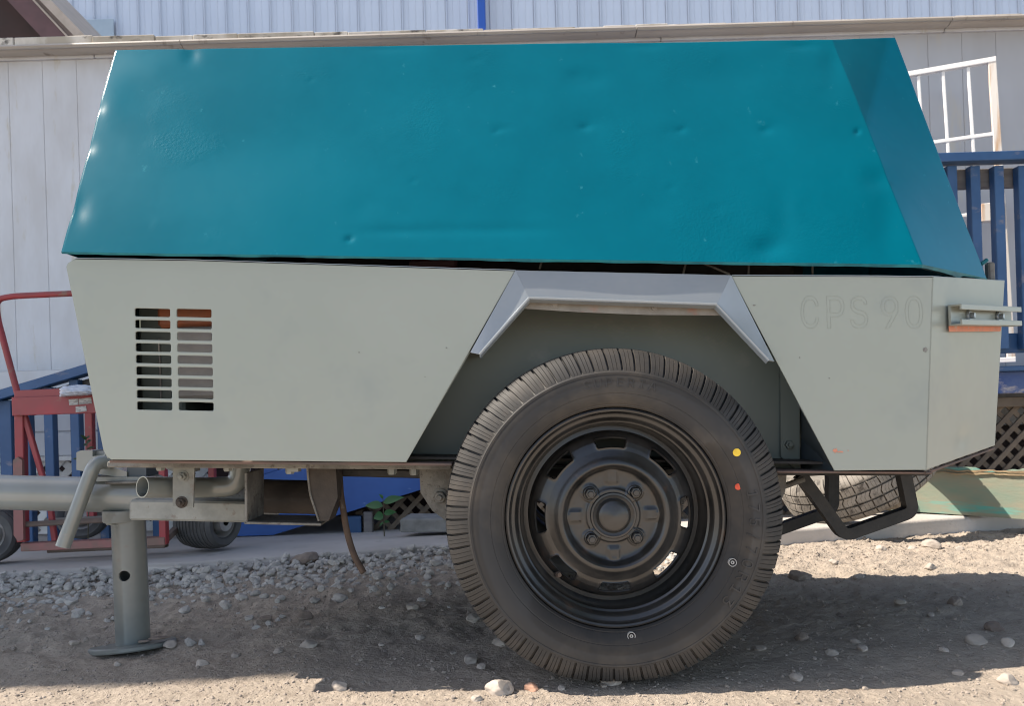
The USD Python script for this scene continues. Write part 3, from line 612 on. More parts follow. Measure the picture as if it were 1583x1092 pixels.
obj('bottom_rail', bar(cp(36, 846), cp(258, 836), 0.03, 0.026), M['cart_pale'], cart)
obj('bottom_rail', bar(cp(76, 850, yc + 0.1), cp(258, 842, yc + 0.1), 0.03, 0.02), M['dirt_rail'], cart)
def cart_wheel(c, ax, r, wd):
    ax = np.asarray(ax, float) / np.linalg.norm(ax)
    pts = [(r * 0.56, -wd * 0.5), (r * 0.62, -wd * 0.56), (r * 0.82, -wd * 0.6), (r * 0.93, -wd * 0.5)]
    for q in np.linspace(-0.44, 0.44, 9):
        rr = r * (1 - 0.10 * (abs(q) / 0.5) ** 3)
        pts += [(rr - 0.003, wd * (q - 0.014)), (rr, wd * (q - 0.008)), (rr, wd * (q + 0.034)), (rr - 0.003, wd * (q + 0.04))]
    pts += [(r * 0.93, wd * 0.5), (r * 0.82, wd * 0.6), (r * 0.62, wd * 0.56), (r * 0.56, wd * 0.5)]
    wl = obj('wheel', lathe([(0.012, wd * .6), (0.03, wd * .6), (0.033, wd * 0.3), (r * 0.42, wd * 0.22), (r * 0.5, wd * 0.46), (r * 0.57, wd * 0.52), (r * 0.55, wd * .4), (r * .5, 0), (r * 0.55, -wd * .4), (r * .57, -wd * .52), (r * .45, -wd * .3), (0.012, -wd * .3)], c, ax, 32), M['cart_rim'], cart)
    obj('tyre', lathe(pts, c, ax, 40), M['cart_rubber'], wl)
c1 = cp(-14, 829, 2.46); r1 = 0.092; c1[2] = SLAB + r1
c2 = P(321, 806, 2.60); r2 = 0.090; c2[2] = SLAB + r2
cart_wheel(c1, (0.25, -1, 0), r1, 0.075)
cart_wheel(c2, (0.93, -0.37, 0), r2, 0.13)
cart_wheel(c1 + [0.05, 0.44, 0], (0.25, -1, 0), r1, 0.075)
obj('axle_rod', tube([c2, c2 + np.array([-0.14, 0.1, 0.0])], 0.011, 10), M['dirt_rail'], cart)
obj('wheel_arm', bar(cp(254, 836), c2 + np.array([-0.10, 0.07, 0.0]), 0.02, 0.02), M['dirt_rail'], cart)
obj('sticker', patch([cp(107, 627, yc - 0.0255), cp(121, 626, yc - 0.0255), cp(121, 617, yc - 0.0255), cp(106, 618, yc - 0.0255)], 1, 1), M['sticker'], cart, smooth=False)
obj('sticker', patch([cp(122, 626, yc - 0.0255), cp(142, 624, yc - 0.0255), cp(141, 615, yc - 0.0255), cp(122, 617, yc - 0.0255)], 1, 1), M['sticker'], cart, smooth=False)
obj('sticker', patch([cp(117, 638, yc - 0.0255), cp(134, 636, yc - 0.0255), cp(133, 628, yc - 0.0255), cp(117, 629, yc - 0.0255)], 1, 1), M['sticker'], cart, smooth=False)
m = trimesh.creation.icosphere(subdivisions=4); v = np.array(m.vertices); taper = 1.0 - 0.45 * (v[:, 0] + 1) / 2
pc = cp(124, 606, yc - 0.035)
v = np.c_[v[:, 0] * 0.058, v[:, 1] * 0.055 * taper, np.maximum(v[:, 2], -0.5) * 0.026 * taper]
q = np.array(m.vertices); v *= (1 + 0.55 * (meshkit.fbm(q * 2.2 + 4, 3, 8) - 0.5))[:, None]
v += (0.008 * (1 - np.abs(2 * meshkit.fbm(q * 4.0, 3, 18) - 1)) - 0.006)[:, None] * q
obj('plastic_sheet', tm(v + pc, m.faces), M['paper'], smooth=40, label='crumpled white plastic sheet lying on the red cart', cat='plastic sheet')

# ------------------------------------------------------------------ turquoise plank, block, root
pa, pb = P(1398, 786, 2.98), P(1583, 796, 2.90)
pl = thing('turquoise_plank', 'thick weathered turquoise plank lying on edge on the concrete, splintered along its top', 'plank')
q0, q1 = P(1360, 785, 3.00), P(1583, 796.5, 2.66); q0[2] = q1[2] = 0
pd = (q1 - q0) / np.linalg.norm(q1 - q0); pn = np.array([pd[1], -pd[0], 0]); pL = np.linalg.norm(q1 - q0) + 0.5
pz0, pz1 = SLAB + 0.004, P(1583, 725, 2.66)[2]
def on_plank(m):
    v = np.array(m.vertices); return tm(q0 + v[:, :1] * pd - v[:, 1:2] * pn + v[:, 2:] * [0, 0, 1], m.faces)
ls = np.linspace(0, pL, 120); l0 = np.linalg.norm(q1 - q0) * 0.42
chip = np.clip(0.05 * (meshkit.fbm(np.c_[ls * 16, ls * 0, ls * 0], 3, 2) - 0.44), 0, 0.012) * (ls > l0)
obj('board', on_plank(extr([(a, pz0) for a in ls] + [(a, pz1 - 0.006 * (1 - a / pL) - c) for a, c in zip(ls[::-1], chip[::-1])], 0.0, 0.05)), M['plank'], pl)
l2 = np.linspace(l0, pL, 80); nz = meshkit.fbm(np.c_[l2 * 26, l2 * 0, l2 * 0], 4, 6)
for k, (dz, th) in enumerate(((0.011, 0.008), (0.021, 0.007))):
    up_ = [pz1 - dz + 0.010 * (v - 0.5) for v in nz]; dn = [z - th * (0.3 + v) * min(1, (i + 1) / 10) for i, (z, v) in enumerate(zip(up_, nz[::-1]))]
    obj('splinter', on_plank(extr([(a, z) for a, z in zip(l2, up_)] + [(a, z) for a, z in zip(l2[::-1], dn[::-1])], -0.005 - 0.003 * k, 0.012)), M['plank_wood'], pl)

bk = [on_ground(625, 830, slab=True), on_ground(720, 822, slab=True)]
c = (bk[0] + bk[1]) / 2
m = cbox(c[0] + 0.02, c[1] + 0.075, SLAB + 0.030, 0.30, 0.15, 0.048, 0.006); m = m.subdivide().subdivide().subdivide(); v = np.array(m.vertices)
v += 0.006 * (meshkit.fbm(v * 30, 3, 4)[:, None] - 0.5); mm = tm(v, m.faces)
T = trimesh.transformations.rotation_matrix(math.radians(-7), [0, 0, 1], [c[0], c[1], 0]); mm.apply_transform(T)
obj('concrete_block', mm, M['block'], smooth=40, label='flat grey concrete block lying on the pavement behind the wheel', cat='block')

rt = []
for pts, r in (([(1322, 782), (1340, 768), (1350, 758), (1362, 775), (1378, 784)], 0.022), ([(1345, 768), (1360, 752), (1372, 742), (1384, 760), (1388, 784)], 0.024), ([(1355, 784), (1372, 782), (1392, 785)], 0.014)):
    c = curve([P(a, b, 2.92) for a, b in pts], 10); t = tube(c, r * np.linspace(1.1, 0.7, len(c)), 14).subdivide(); v = np.array(t.vertices)
    v += (0.022 * (meshkit.fbm(v * 24, 4, 3) - 0.5))[:, None] * np.array([1, 0.6, 1]); v[:, 2] = np.maximum(v[:, 2], SLAB); rt.append(tm(v, t.faces))
obj('tree_root', cat(rt), M['root'], smooth=60, label='gnarled brown piece of root lying under the old tyre', cat='root')

# ------------------------------------------------------------------ plants
def leaf(base, d, nrm, L, wd, nseg=7):
    d = np.asarray(d, float) / np.linalg.norm(d); nrm = np.asarray(nrm, float); s = np.cross(d, nrm); s /= np.linalg.norm(s); nrm = np.cross(s, d)
    v = []
    for t in np.linspace(0, 1, nseg):
        h = wd * math.sin(math.pi * min(1, t ** 0.75)) * 0.5
        c = base + d * L * t - nrm * 0.25 * L * t * t
        v += [c - s * h + nrm * h * 0.25, c, c + s * h + nrm * h * 0.25]
    f = []
    for i in range(nseg - 1):
        for j in range(2): f.append([i * 3 + j, i * 3 + j + 1, (i + 1) * 3 + j + 1, (i + 1) * 3 + j])
    return tm(v, f)
def plant(name, label, stem, leaves, y, mat, r=0.0022):
    t = thing(name, label, 'plant')
    c = curve([P(a, b, y) for a, b in stem], 6); c[0][2] = min(c[0][2], SLAB)
    obj('stem', tube(c, np.linspace(r, r * 0.5, len(c)), 8), M['stem'], t)
    for (a, b, e, g, wd, ny) in leaves:
        p, q = P(a, b, y), P(e, g, y) + [0, R_.uniform(-0.02, 0.02), 0]
        obj('leaf', leaf(p, q - p, (0.1, ny, 1), np.linalg.norm(q - p), wd), mat, t, smooth=True)
plant('seedling', 'small seedling with broad round green leaves growing before the ramp lattice', [(594, 822), (593, 800), (592, 770)],
      [(592, 783, 562, 779, 0.034, -1.4), (592, 778, 622, 765, 0.032, -1.3), (593, 797, 578, 800, 0.036, -1.5), (593, 795, 612, 790, 0.026, -1.2), (594, 809, 583, 813, 0.014, -1), (594, 808, 602, 806, 0.014, -1), (592, 771, 588, 764, 0.012, -1)], 2.74, M['leaf'])
plant('weed', 'dark small-leaved weed growing up in front of the white skirting', [(136, 850), (137, 760), (135, 700), (133, 676)],
      [(134, 690, 126, 684, 0.014, -1), (134, 686, 142, 680, 0.018, -1.4), (134, 681, 131, 672, 0.014, -1), (135, 695, 146, 690, 0.014, -1), (134, 678, 139, 674, 0.012, -1), (136, 702, 128, 697, 0.016, -1.3), (136, 706, 142, 703, 0.012, -1.2), (137, 712, 112, 706, 0.02, -1.2), (137, 716, 150, 712, 0.018, -1.2)], 2.80, M['leaf_dark'])

# ------------------------------------------------------------------ old tyre (and the tyre builder)
def tyre_mesh(R, w, pitches, seed, scale=1.0, deep=1.0):
    """A tyre about the y axis (outer face towards -y): sidewalls, and a tread with grooves and sipes cut into it."""
    g = np.random.default_rng(seed)
    k = R / 0.2885; hw = w / 0.175
    half = [(.188, .060, 0), (.186, .066, 0), (.189, .071, 0), (.1905, .0712, 0), (.192, .0742, 0), (.200, .0800, 0), (.2065, .0832, 0), (.2085, .0832, 0), (.2092, .0843, 0), (.217, .0868, 0), (.226, .0877, 0), (.235, .0868, 0), (.2395, .0856, 0), (.2405, .0862, 0), (.2435, .0858, 0), (.2445, .0846, 0),
            (.2462, .0838, .05), (.2480, .0832, .6), (.252, .0815, 1), (.258, .0785, 1), (.265, .0745, 1), (.272, .0695, 1), (.2785, .0630, 1), (.2825, .0565, 1), (.2842, .0525, 1), (.2846, .0505, 1), (.2775, .0500, .0), (.2775, .0440, .0), (.2860, .0435, 1), (.2875, .025, 1), (.2878, .0205, 1), (.2795, .0200, 0), (.2795, .0140, 0), (.2880, .0135, 1), (.2885, 0, 1)]
    prof = [(r * k, ww * hw, d) for r, ww, d in half]; prof += [(r, -ww, d) for r, ww, d in prof[-2::-1]]
    prof = np.array(prof)
    L = g.uniform(0.86, 1.14, pitches); L = L / L.sum() * 2 * math.pi; th, dep = [], []
    a = 0.0
    for q in L:
        u = 0.0047 / R
        for s, d in ((0, 0), (0.0008 / R, 1), (u - .0008 / R, 1), (u, 0)): th.append(a + s); dep.append(d)
        for c in (0.345, 0.685):
            e = u + (q - u) * (c - 0.03); wd = 0.0009 / R
            th.append(a + (u + (q - u) * (c - 0.17))); dep.append(0)
            for s, d in ((0, 0), (wd * .2, .42), (wd * .8, .42), (wd, 0)): th.append(a + e + s); dep.append(d)
        th.append(a + u + (q - u) * 0.84); dep.append(0); a += q
    th, dep = np.array(th), np.array(dep); nT, nP = len(th), len(prof)
    slant = 0.45 * np.maximum(0, prof[:, 0] / k - 0.25) * np.sign(prof[:, 1] + 1e-9)
    T = th[:, None] + slant[None]
    D = dep[:, None] * prof[None, :, 2] * 0.0068 * deep * np.minimum(1, 0.45 + 0.55 * (prof[None, :, 0] / k - .246) / .02)
    sh = np.clip((np.abs(prof[:, 1]) / hw - 0.05) / 0.033, 0, 1)
    r = prof[None, :, 0] - D * (1 - 0.62 * sh)[None]; ww = prof[None, :, 1] - np.sign(prof[None, :, 1]) * D * 0.75 * sh[None]
    v = np.stack([r * np.cos(T), -ww + 0 * T, r * np.sin(T)], -1)
    i, j = np.meshgrid(np.arange(nT), np.arange(nP - 1), indexing='ij'); i, j = i.ravel(), j.ravel(); i2 = (i + 1) % nT
    f = np.c_[i * nP + j, i * nP + j + 1, i2 * nP + j + 1, i2 * nP + j]
    return tm(v.reshape(-1, 3), f)
old = tyre_mesh(0.285, 0.185, 44, 5, deep=1.6)
ot = thing('old_tyre', 'weathered grey worn tyre lying tilted on the concrete behind the trailer stand', 'tyre')
T = trimesh.transformations.rotation_matrix(math.radians(90), [1, 0, 0]); old.apply_transform(T)       # axle upright
T = trimesh.transformations.rotation_matrix(math.radians(-29), [0, 1, 0]); old.apply_transform(T)     # lower on the left
T = trimesh.transformations.rotation_matrix(math.radians(8), [1, 0, 0]); old.apply_transform(T)
v = np.array(old.vertices); c = P(1322, 742, 2.86); lowest = v[:, 2].min()
old.apply_translation([c[0], c[1], SLAB - 0.012 - lowest])
obj('tyre_body', old, M['old_rubber'], ot, smooth=35)

# ------------------------------------------------------------------ the compressor trailer
tr = thing('compressor_trailer', 'towable compressor with dented teal hood over grey body, standing on its jack and wheel', 'trailer')
def grey_part(name, mesh, mat='grey', parent=None, **k): return obj(name, mesh, M[mat], parent or tr, **k)

# --- hood
yHT, yHB = 1.545, YB - 0.008
pTL, pTR, pBR, pBL = (178, 77), (1287, 61), (1426, 409), (95, 390)
dents = [(912, 128, 30, 16, .0022), (893, 120, 14, 10, .0010), (907, 206, 9, 5, .0020), (915, 200, 26, 14, .0013), (880, 225, 44, 30, .0016), (776, 209, 14, 6, .0012), (768, 214, 5, 3, .0012), (1057, 211, 7, 4, .0017), (1046, 214, 20, 10, .0011), (1188, 213, 9, 5, .0013), (1196, 209, 20, 12, .0009), (1040, 300, 8, 5, .0007), (640, 290, 6, 4, .0008), (480, 130, 4, 3, .0008), (1110, 330, 12, 8, .0008), (735, 95, 10, 5, .0008), (1000, 70, 30, 7, .0012), (1240, 72, 26, 8, .0016), (600, 76, 40, 5, .0008), (1212, 352, 22, 34, .0016), (1232, 330, 14, 20, -.0006), (1362, 288, 24, 16, .0024), (1375, 345, 24, 50, .0022),
         (540, 373, 6, 4, .0030), (295, 86, 12, 16, .0028), (168, 160, 34, 46, -.0030), (235, 110, 50, 30, -.0016), (152, 178, 8, 10, .0016), (133, 240, 10, 12, .002), (118, 330, 16, 20, .003), (760, 360, 90, 8, .0015), (620, 362, 60, 7, .0016), (560, 330, 22, 16, .001), (1330, 216, 4, 4, .003),
         (1190, 385, 24, 14, .004), (1010, 330, 30, 20, .0012), (420, 240, 120, 60, .003), (700, 150, 160, 50, .003), (1130, 120, 60, 30, .002), (1290, 100, 18, 40, .002)]
def dent(q):
    def f(s, t):
        a = np.array([(1 - s) * (1 - t) * q[0][i] + s * (1 - t) * q[1][i] + s * t * q[2][i] + (1 - s) * t * q[3][i] for i in (0, 1)])
        d = 0 * s
        for (x, y, rx, ry, h) in dents: d -= h * np.exp(-((a[0] - x) / rx) ** 2 - ((a[1] - y) / ry) ** 2)
        pts = np.c_[a[0] / 150, a[1] / 150, 0 * s]
        d += 0.0040 * (meshkit.fbm(pts * 0.7, 2, 4) - 0.5) + 0.0002 * (meshkit.fbm(pts * 5, 2, 14) - 0.5)
        return d
    return f
A = [P(*pBL, yHB), P(*pBR, yHB), P(*pTR, yHT), P(*pTL, yHT)]
main = patch(A, 330, 110, dent((pBL, pBR, pTR, pTL)))
pBR2, pTR2 = (1525, 431), (1383, 58)
B = [A[1], P(*pBR2, 1.485), P(*pTR2, 1.610), A[2]]
side = patch(B, 60, 110, dent((pBR, pBR2, pTR2, pTR)))
# weld the shared edge of the two fields
mv, sv_ = np.array(main.vertices), np.array(side.vertices); me = mv.reshape(111, 331, 3)[:, -1].copy(); se = sv_.reshape(111, 61, 3); w_ = np.linspace(1, 0, 61)[None, :, None]
se += (me - se[:, 0])[:, None] * w_ ** 3; side = tm(se.reshape(-1, 3), side.faces)
back = [mirrored(x, YC) for x in (main, side)]
m2 = lambda p: np.array([p[0], 2 * YC - p[1], p[2]])
top_edge_f = mv.reshape(111, 331, 3)[-1]; top_edge_s = se[-1]
front_top = np.vstack([top_edge_f, top_edge_s[1:]]); nE = len(front_top)
tv = np.vstack([front_top, [m2(p) for p in front_top]]); i = np.arange(nE - 1)
topm = tm(tv, np.c_[i, i + 1, nE + i + 1, nE + i])
left_edge = mv.reshape(111, 331, 3)[:, 0]; lv = np.vstack([left_edge, [m2(p) for p in left_edge]]); i = np.arange(110)
endl = tm(lv, np.c_[i, i + 1, 111 + i + 1, 111 + i]); right_edge = se[:, -1]; rv = np.vstack([right_edge, [m2(p) for p in right_edge]]); endr = tm(rv, np.c_[i + 1, i, 111 + i, 111 + i + 1])
hood = obj('hood', cat([main, side, topm, endl, endr] + back), M['teal'], tr, smooth=28)
# hem folded under the hood's lower edge, sagging and torn towards the right
bot = np.vstack([mv.reshape(111, 331, 3)[0], se[0, 1:]]); nb_ = len(bot); px_ = np.linspace(95, 1525, nb_)
drop = np.interp(px_, [95, 500, 640, 760, 1000, 1100, 1240, 1330, 1400, 1425, 1440, 1525], [.003, .0035, .0035, .004, .004, .0045, .005, .005, .007, .010, .004, .003]) + 0.002 * (meshkit.fbm(np.c_[px_ / 40, 0 * px_, 0 * px_], 2, 5) - 0.5)
h1 = bot + np.c_[0 * px_, 0.002 + 0 * px_, -drop]; h2 = h1 + np.array([0, 0.022, 0.004])
i = np.arange(nb_ - 1)
hem = cat([tm(np.vstack([bot + [0, -.0008, 0], h1]), np.c_[i, nb_ + i, nb_ + i + 1, i + 1]), tm(np.vstack([h1, h2]), np.c_[i, nb_ + i, nb_ + i + 1, i + 1])])
obj('hem', hem, M['teal_dark'], hood)
obj('latch_hook', bar(P(1516, 409, 1.56), P(1527, 401, 1.56), 0.006, 0.008, 0.002), M['teal_dark'], hood)
grey_part('latch_post', bar(P(1531, 440, 1.57), P(1530, 406, 1.57), 0.016, 0.014, 0.003, up=(1, 0, 0)), 'grey_dirty')

# --- body side panels
slots = []
for r in range(9):
    for c, (x0, x1) in enumerate(((208.5, 263), (273, 327))):
        dx = r * 0.42 + 0.0; y0 = 476.6 + r * 18.05 + c * 0.8
        slots.append([(x0 + dx, y0), (x1 + dx, y0 + 1.2), (x1 + dx, y0 + 13.9), (x0 + dx, y0 + 12.7)])
def slot_px(q):
    g = Polygon([XZ(a, b, YB) for a, b in q]); return g.buffer(-0.0028).buffer(0.0028, quad_segs=4)
panel = Polygon([XZ(a, b, YB) for a, b in [(102.5, 413), (105, 407), (117, 399.5), (300, 402), (797, 418), (628, 715), (172, 711), (165, 706), (160, 697)]])
for q in slots: panel = panel.difference(slot_px(q))
grey_part('side_panel', extr(panel, YB, 0.0028))
def flange(pxs, y, d, z=0.0035):
    v = []
    for a, b in pxs: p = P(a, b, y); v += [p + [0, 0, 0.0005], p + [0, d, 0.0005 + z * .0]]
    f = [[2 * k, 2 * k + 2, 2 * k + 3, 2 * k + 1] for k in range(len(pxs) - 1)]
    return sheet(tm(v, f), 0.0025)
grey_part('top_flange', flange([(117, 399), (300, 401.5), (797, 417.5)], YB, 0.03), 'grey_shiny')
rp = Polygon([XZ(a, b, YB) for a, b in [(1130, 426), (1443, 427.5), (1433, 727), (1290, 728)]])
grey_part('side_panel', extr(rp, YB, 0.0028))
grey_part('top_flange', flange([(1132, 425.5), (1300, 426), (1443, 427)], YB, 0.03), 'grey_shiny')
cA = [P(1431.5, 727, YB - 0.0004), P(1538, 689, 1.55), P(1553, 434, 1.555), P(1441.5, 427.3, YB - 0.0004)]
cgrid = patch(cA, 30, 30, lambda s, t: 0.004 * np.sin(np.pi * s) * t - 0.004 * np.exp(-((s - .5) / .1) ** 2 - ((t - .1) / .05) ** 2))
corner = grey_part('corner_panel', sheet(cgrid, 0.0028), smooth=40)
grey_part('top_flange', sheet(tm([cA[3] + [0, 0, .0005], cA[2] + [0, 0, .0005], cA[2] + [-.02, .025, .0005], cA[3] + [0, .03, .0005]], [[0, 1, 2, 3]]), 0.0025), 'grey_shiny')
grey_part('panel_edge', tube([cA[0] + [0, .004, -.006], cA[1] + [0, .004, -.006], ], 0.003, 8), 'rust_edge')
# far side, ends, floor
grey_part('far_panel', cat([mirrored(extr(Polygon([XZ(a, b, YB) for a, b in [(103, 413), (118, 399), (1443, 427), (1433, 727), (1200, 727), (1130, 545), (780, 540), (690, 715), (172, 711)]]), YB, 0.0028), YC), mirrored(sheet(cgrid, 0.0028), YC)]))
a, b = P(103, 413, YB + .003), P(166, 709, YB + .003)
grey_part('front_panel', sheet(quad(b, a, m2(a), m2(b)), 0.003))
a, b = P(1553, 434, 1.556), P(1538, 689, 1.551)
grey_part('rear_panel', sheet(quad(a, b, m2(b), m2(a)), 0.003))
a, b = P(176, 712, YB + .004), P(1433, 728, YB + .004)
grey_part('floor_pan', sheet(quad(a + [0, .04, .01], b + [0, .04, .01], m2(b) + [0, -.04, .01], m2(a) + [0, -.04, .01]), 0.004), 'brown_steel')
# lower rail edge, rusty
grey_part('sill_rail', bar(P(178, 712.6, YB + 0.024), P(700, 717.2, YB + 0.024), 0.040, 0.005, 0.001), 'rust_edge')
grey_part('sill_rail', bar(P(1195, 728.4, YB + 0.024), P(1432, 730.2, YB + 0.024), 0.040, 0.004, 0.001), 'rust_edge')
grey_part('frame_rail', bar(P(176, 717, YB + 0.10), P(700, 720.5, YB + 0.10), 0.05, 0.011, 0.002), 'grey_dirty')
grey_part('frame_rail', bar(P(1180, 730.5, YB + 0.10), P(1425, 731.5, YB + 0.10), 0.05, 0.007, 0.002), 'black_steel')
for px, py in ((186, 716), (248, 721), (352, 722), (448, 726), (606, 727), (640, 728)):
    grey_part('rail_bolt', lathe([(0, 0.012), (0.007, 0.012), (0.0085, 0.009), (0.0085, 0), (0.012, 0)], P(px, py - 3, YB + 0.09), (0, 0, -1), 6), 'grey_old' if px > 190 else 'steel')

# --- interior seen through the slots and the gap
ix = lambda px: P(px, 550, YB + 0.03)[0]
iz = lambda py: P(270, py, YB + 0.03)[2]
grey_part('radiator', cbox((ix(240) + ix(345)) / 2, YB + 0.064, (iz(462) + iz(505)) / 2, ix(345) - ix(240), 0.05, iz(462) - iz(505), 0.006), 'radiator')
grey_part('air_duct', cbox((ix(268) + ix(345)) / 2, YB + 0.055, (iz(506) + iz(618)) / 2, ix(345) - ix(268), 0.05, iz(506) - iz(618), 0.006), 'core')
grey_part('duct_seam', cbox(ix(231), YB + 0.070, (iz(520) + iz(622)) / 2, 0.0025, 0.004, iz(520) - iz(622), 0.0005), 'core')
grey_part('cover', cbox((ix(200) + ix(262)) / 2, YB + 0.125, (iz(465) + iz(640)) / 2, ix(265) - ix(195), 0.10, iz(465) - iz(640), 0.005), 'well')
grey_part('engine', cat([cbox(0.05, YC, 0.60, 1.1, 0.34, 0.42, 0.03), cbox(0.0, YC, 0.86, 0.7, 0.26, 0.2, 0.03), lathe([(0, 0.2), (.08, 0.2), (.09, .18), (.09, -.18), (.08, -.2), (0, -.2)], (-0.2, YC - 0.1, 0.80), (1, 0, 0), 24)]), 'dark')
for (a, b, c, d) in ((1056, 424, 1062, 400), (1157, 424, 1158, 398), (1256, 424, 1256, 400), (834, 416, 838, 402), (1075, 402, 1128, 424)):
    grey_part('hood_stay', tube([P(a, b, YB + 0.05), P(c, d, YB + 0.05)], 0.002, 8), 'grey_dirty')
grey_part('hose_end', cbox(P(670, 405, YB + .1)[0], YB + 0.12, P(670, 409, YB + .1)[2], 0.09, 0.06, 0.02, 0.006), 'maroon')

# --- wheel arch: flare, liner, inner panel
O = [(727, 545), (797, 418), (1130, 425.5), (1197, 559)]
I = [(741, 548), (818, 460.5), (1108, 470.5), (1189, 557)]
yo, yi = YB - 0.002, YB - 0.013
fl = []
for k in range(3):
    fl.append(patch([P(*I[k], yi), P(*I[k + 1], yi), P(*O[k + 1], yo), P(*O[k], yo)], 12, 4, lambda s, t: 0.0007 * np.sin(7 * s + k) * np.sin(np.pi * t)))
flare = grey_part('arch_flare', sheet(cat(fl), 0.0025), 'grey_shiny', smooth=25)
lp = [P(a, b, yi) for a, b in I]
obj('flare_lip', cat([sheet(quad(p, q, q + [0, .012, -.004], p + [0, .012, -.004]), 0.003) for p, q in zip(lp, lp[1:])] + [tube([p, q], 0.0022, 8) for p, q in zip(lp, lp[1:])]), M['grey_shiny'], flare)
yL = YB + 0.13
prof_px = [(628, 715), (727, 545), (741, 548), (818, 461), (1108, 471), (1189, 557), (1197, 559), (1290, 728)]
pf = [P(a, b, YB + 0.003) for a, b in prof_px]; pb = [p + [0, 0.13, 0.004] for p in pf]
liner = cat([quad(pf[k + 1], pf[k], pb[k], pb[k + 1]) for k in (0, 2, 3, 4, 6)])
for k in (2,): grey_part('arch_liner', sheet(quad(pf[k + 1], pf[k], pb[k], pb[k + 1]), 0.003), 'well')
grey_part('arch_liner', sheet(quad(pf[1], pf[0], P(600, 722, yL), P(722, 545, yL)), 0.003), 'well')
cheek = cat([quad(pf[7], P(1262, 677, YB + .003), P(1237.5, 677, yL), P(1237.5, 728, yL)), quad(P(1262, 677, YB + .003), P(1232, 622.5, YB + .003), P(1236.5, 622.5, yL), P(1237.5, 677, yL))])
grey_part('arch_cheek', sheet(cheek, 0.003), 'well_blue', label='dark slate right cheek of the wheel arch')
grey_part('arch_roof', sheet(quad(pf[4], pf[3], pb[3], pb[4]), 0.003), 'well')
roof_l = grey_part('arch_strip', plate([(802, 462), (1112, 470), (1124, 488), (1000, 487), (900, 483), (806, 477)], YB + 0.012, 0.003), 'arch', label='rust-stained strip under the flare')
for a, b in ((858, 468), (1011, 474)): obj('bolt', bolt(P(a, b + 1, YB + 0.012), (0, -1, 0), 0.0062, 0.005), M['arch'], roof_l)
inner = [(598, 724), (722, 540), (812, 455), (1116, 462), (1206, 556), (1237, 612), (1237, 727)]
inn = grey_part('inner_panel', plate(inner, yL, 0.003), 'well')
bp = [(1206, 566), (1236, 600), (1236, 724), (1230, 726), (1207, 706)]
br_ = obj('bracket_plate', plate(bp, yL - 0.010, 0.004), M['well'], inn)
obj('bolt', bolt(P(1219, 688, yL - 0.0095), (0, -1, 0), 0.0075), M['well'], br_) if False else grey_part('bracket_bolt', bolt(P(1219, 688, yL - 0.0095), (0, -1, 0), 0.0075), 'well')
grey_part('inner_sill', bar(P(640, 716, YB + 0.12), P(1286, 728, YB + 0.12), 0.03, 0.005, 0.001), 'black_steel')

# --- strut channel bolted to the rear corner
cx_ = cA[1] - cA[0]; cx_[2] = 0; cx_ = cx_ / np.linalg.norm(cx_); cn = np.array([cx_[1], -cx_[0], 0.0])
s0, s1 = P(1462, 488.5, 1.372), None
tlen = np.linalg.norm(P(1571, 492, 1.585) - s0)
zdir = (P(1571, 492, 1.585) - s0) / np.linalg.norm(P(1571, 492, 1.585) - s0); up2 = np.cross(zdir, cn); up2 *= np.sign(up2[2])
def ch(px, q): return np.asarray(px, float)
hh2 = 0.0185
sect = [(-hh2, 0.0), (hh2, 0.0), (hh2, 0.022), (hh2 - 0.010, 0.022), (hh2 - 0.010, 0.019), (hh2 - 0.003, 0.019), (hh2 - 0.003, 0.004), (-hh2 + 0.003, 0.004), (-hh2 + 0.003, 0.019), (-hh2 + 0.010, 0.019), (-hh2 + 0.010, 0.022), (-hh2, 0.022)]
pg = Polygon(sect); m = trimesh.creation.extrude_polygon(pg, tlen, engine='earcut'); v = np.array(m.vertices)
org = s0 + cn * 0.004
chn = grey_part('strut_channel', tm(org + v[:, :1] * up2 + v[:, 1:2] * cn + v[:, 2:] * zdir * 0.85, m.faces), 'grey')
for f in (0.22, 0.63):
    obj('bolt', cat([lathe([(0, .005), (.009, .005), (.0105, .003), (.0105, 0)], org + zdir * tlen * f + cn * 0.004, cn, 24), lathe([(0, .012), (.0052, .012), (.006, .010), (.006, .004)], org + zdir * tlen * f + cn * 0.004, cn, 6)]), M['grey_shiny'], chn)
pm0 = s0 + zdir * 0.004 - up2 * 0.0215 + cn * 0.0032; pm1 = pm0 + zdir * tlen * 0.71
grey_part('primer_strip', sheet(quad(pm0 - up2 * 0.007, pm1 - up2 * 0.006, pm1 + up2 * 0.006, pm0 + up2 * 0.006), 0.0008), 'primer', label='bare orange primer under the channel')
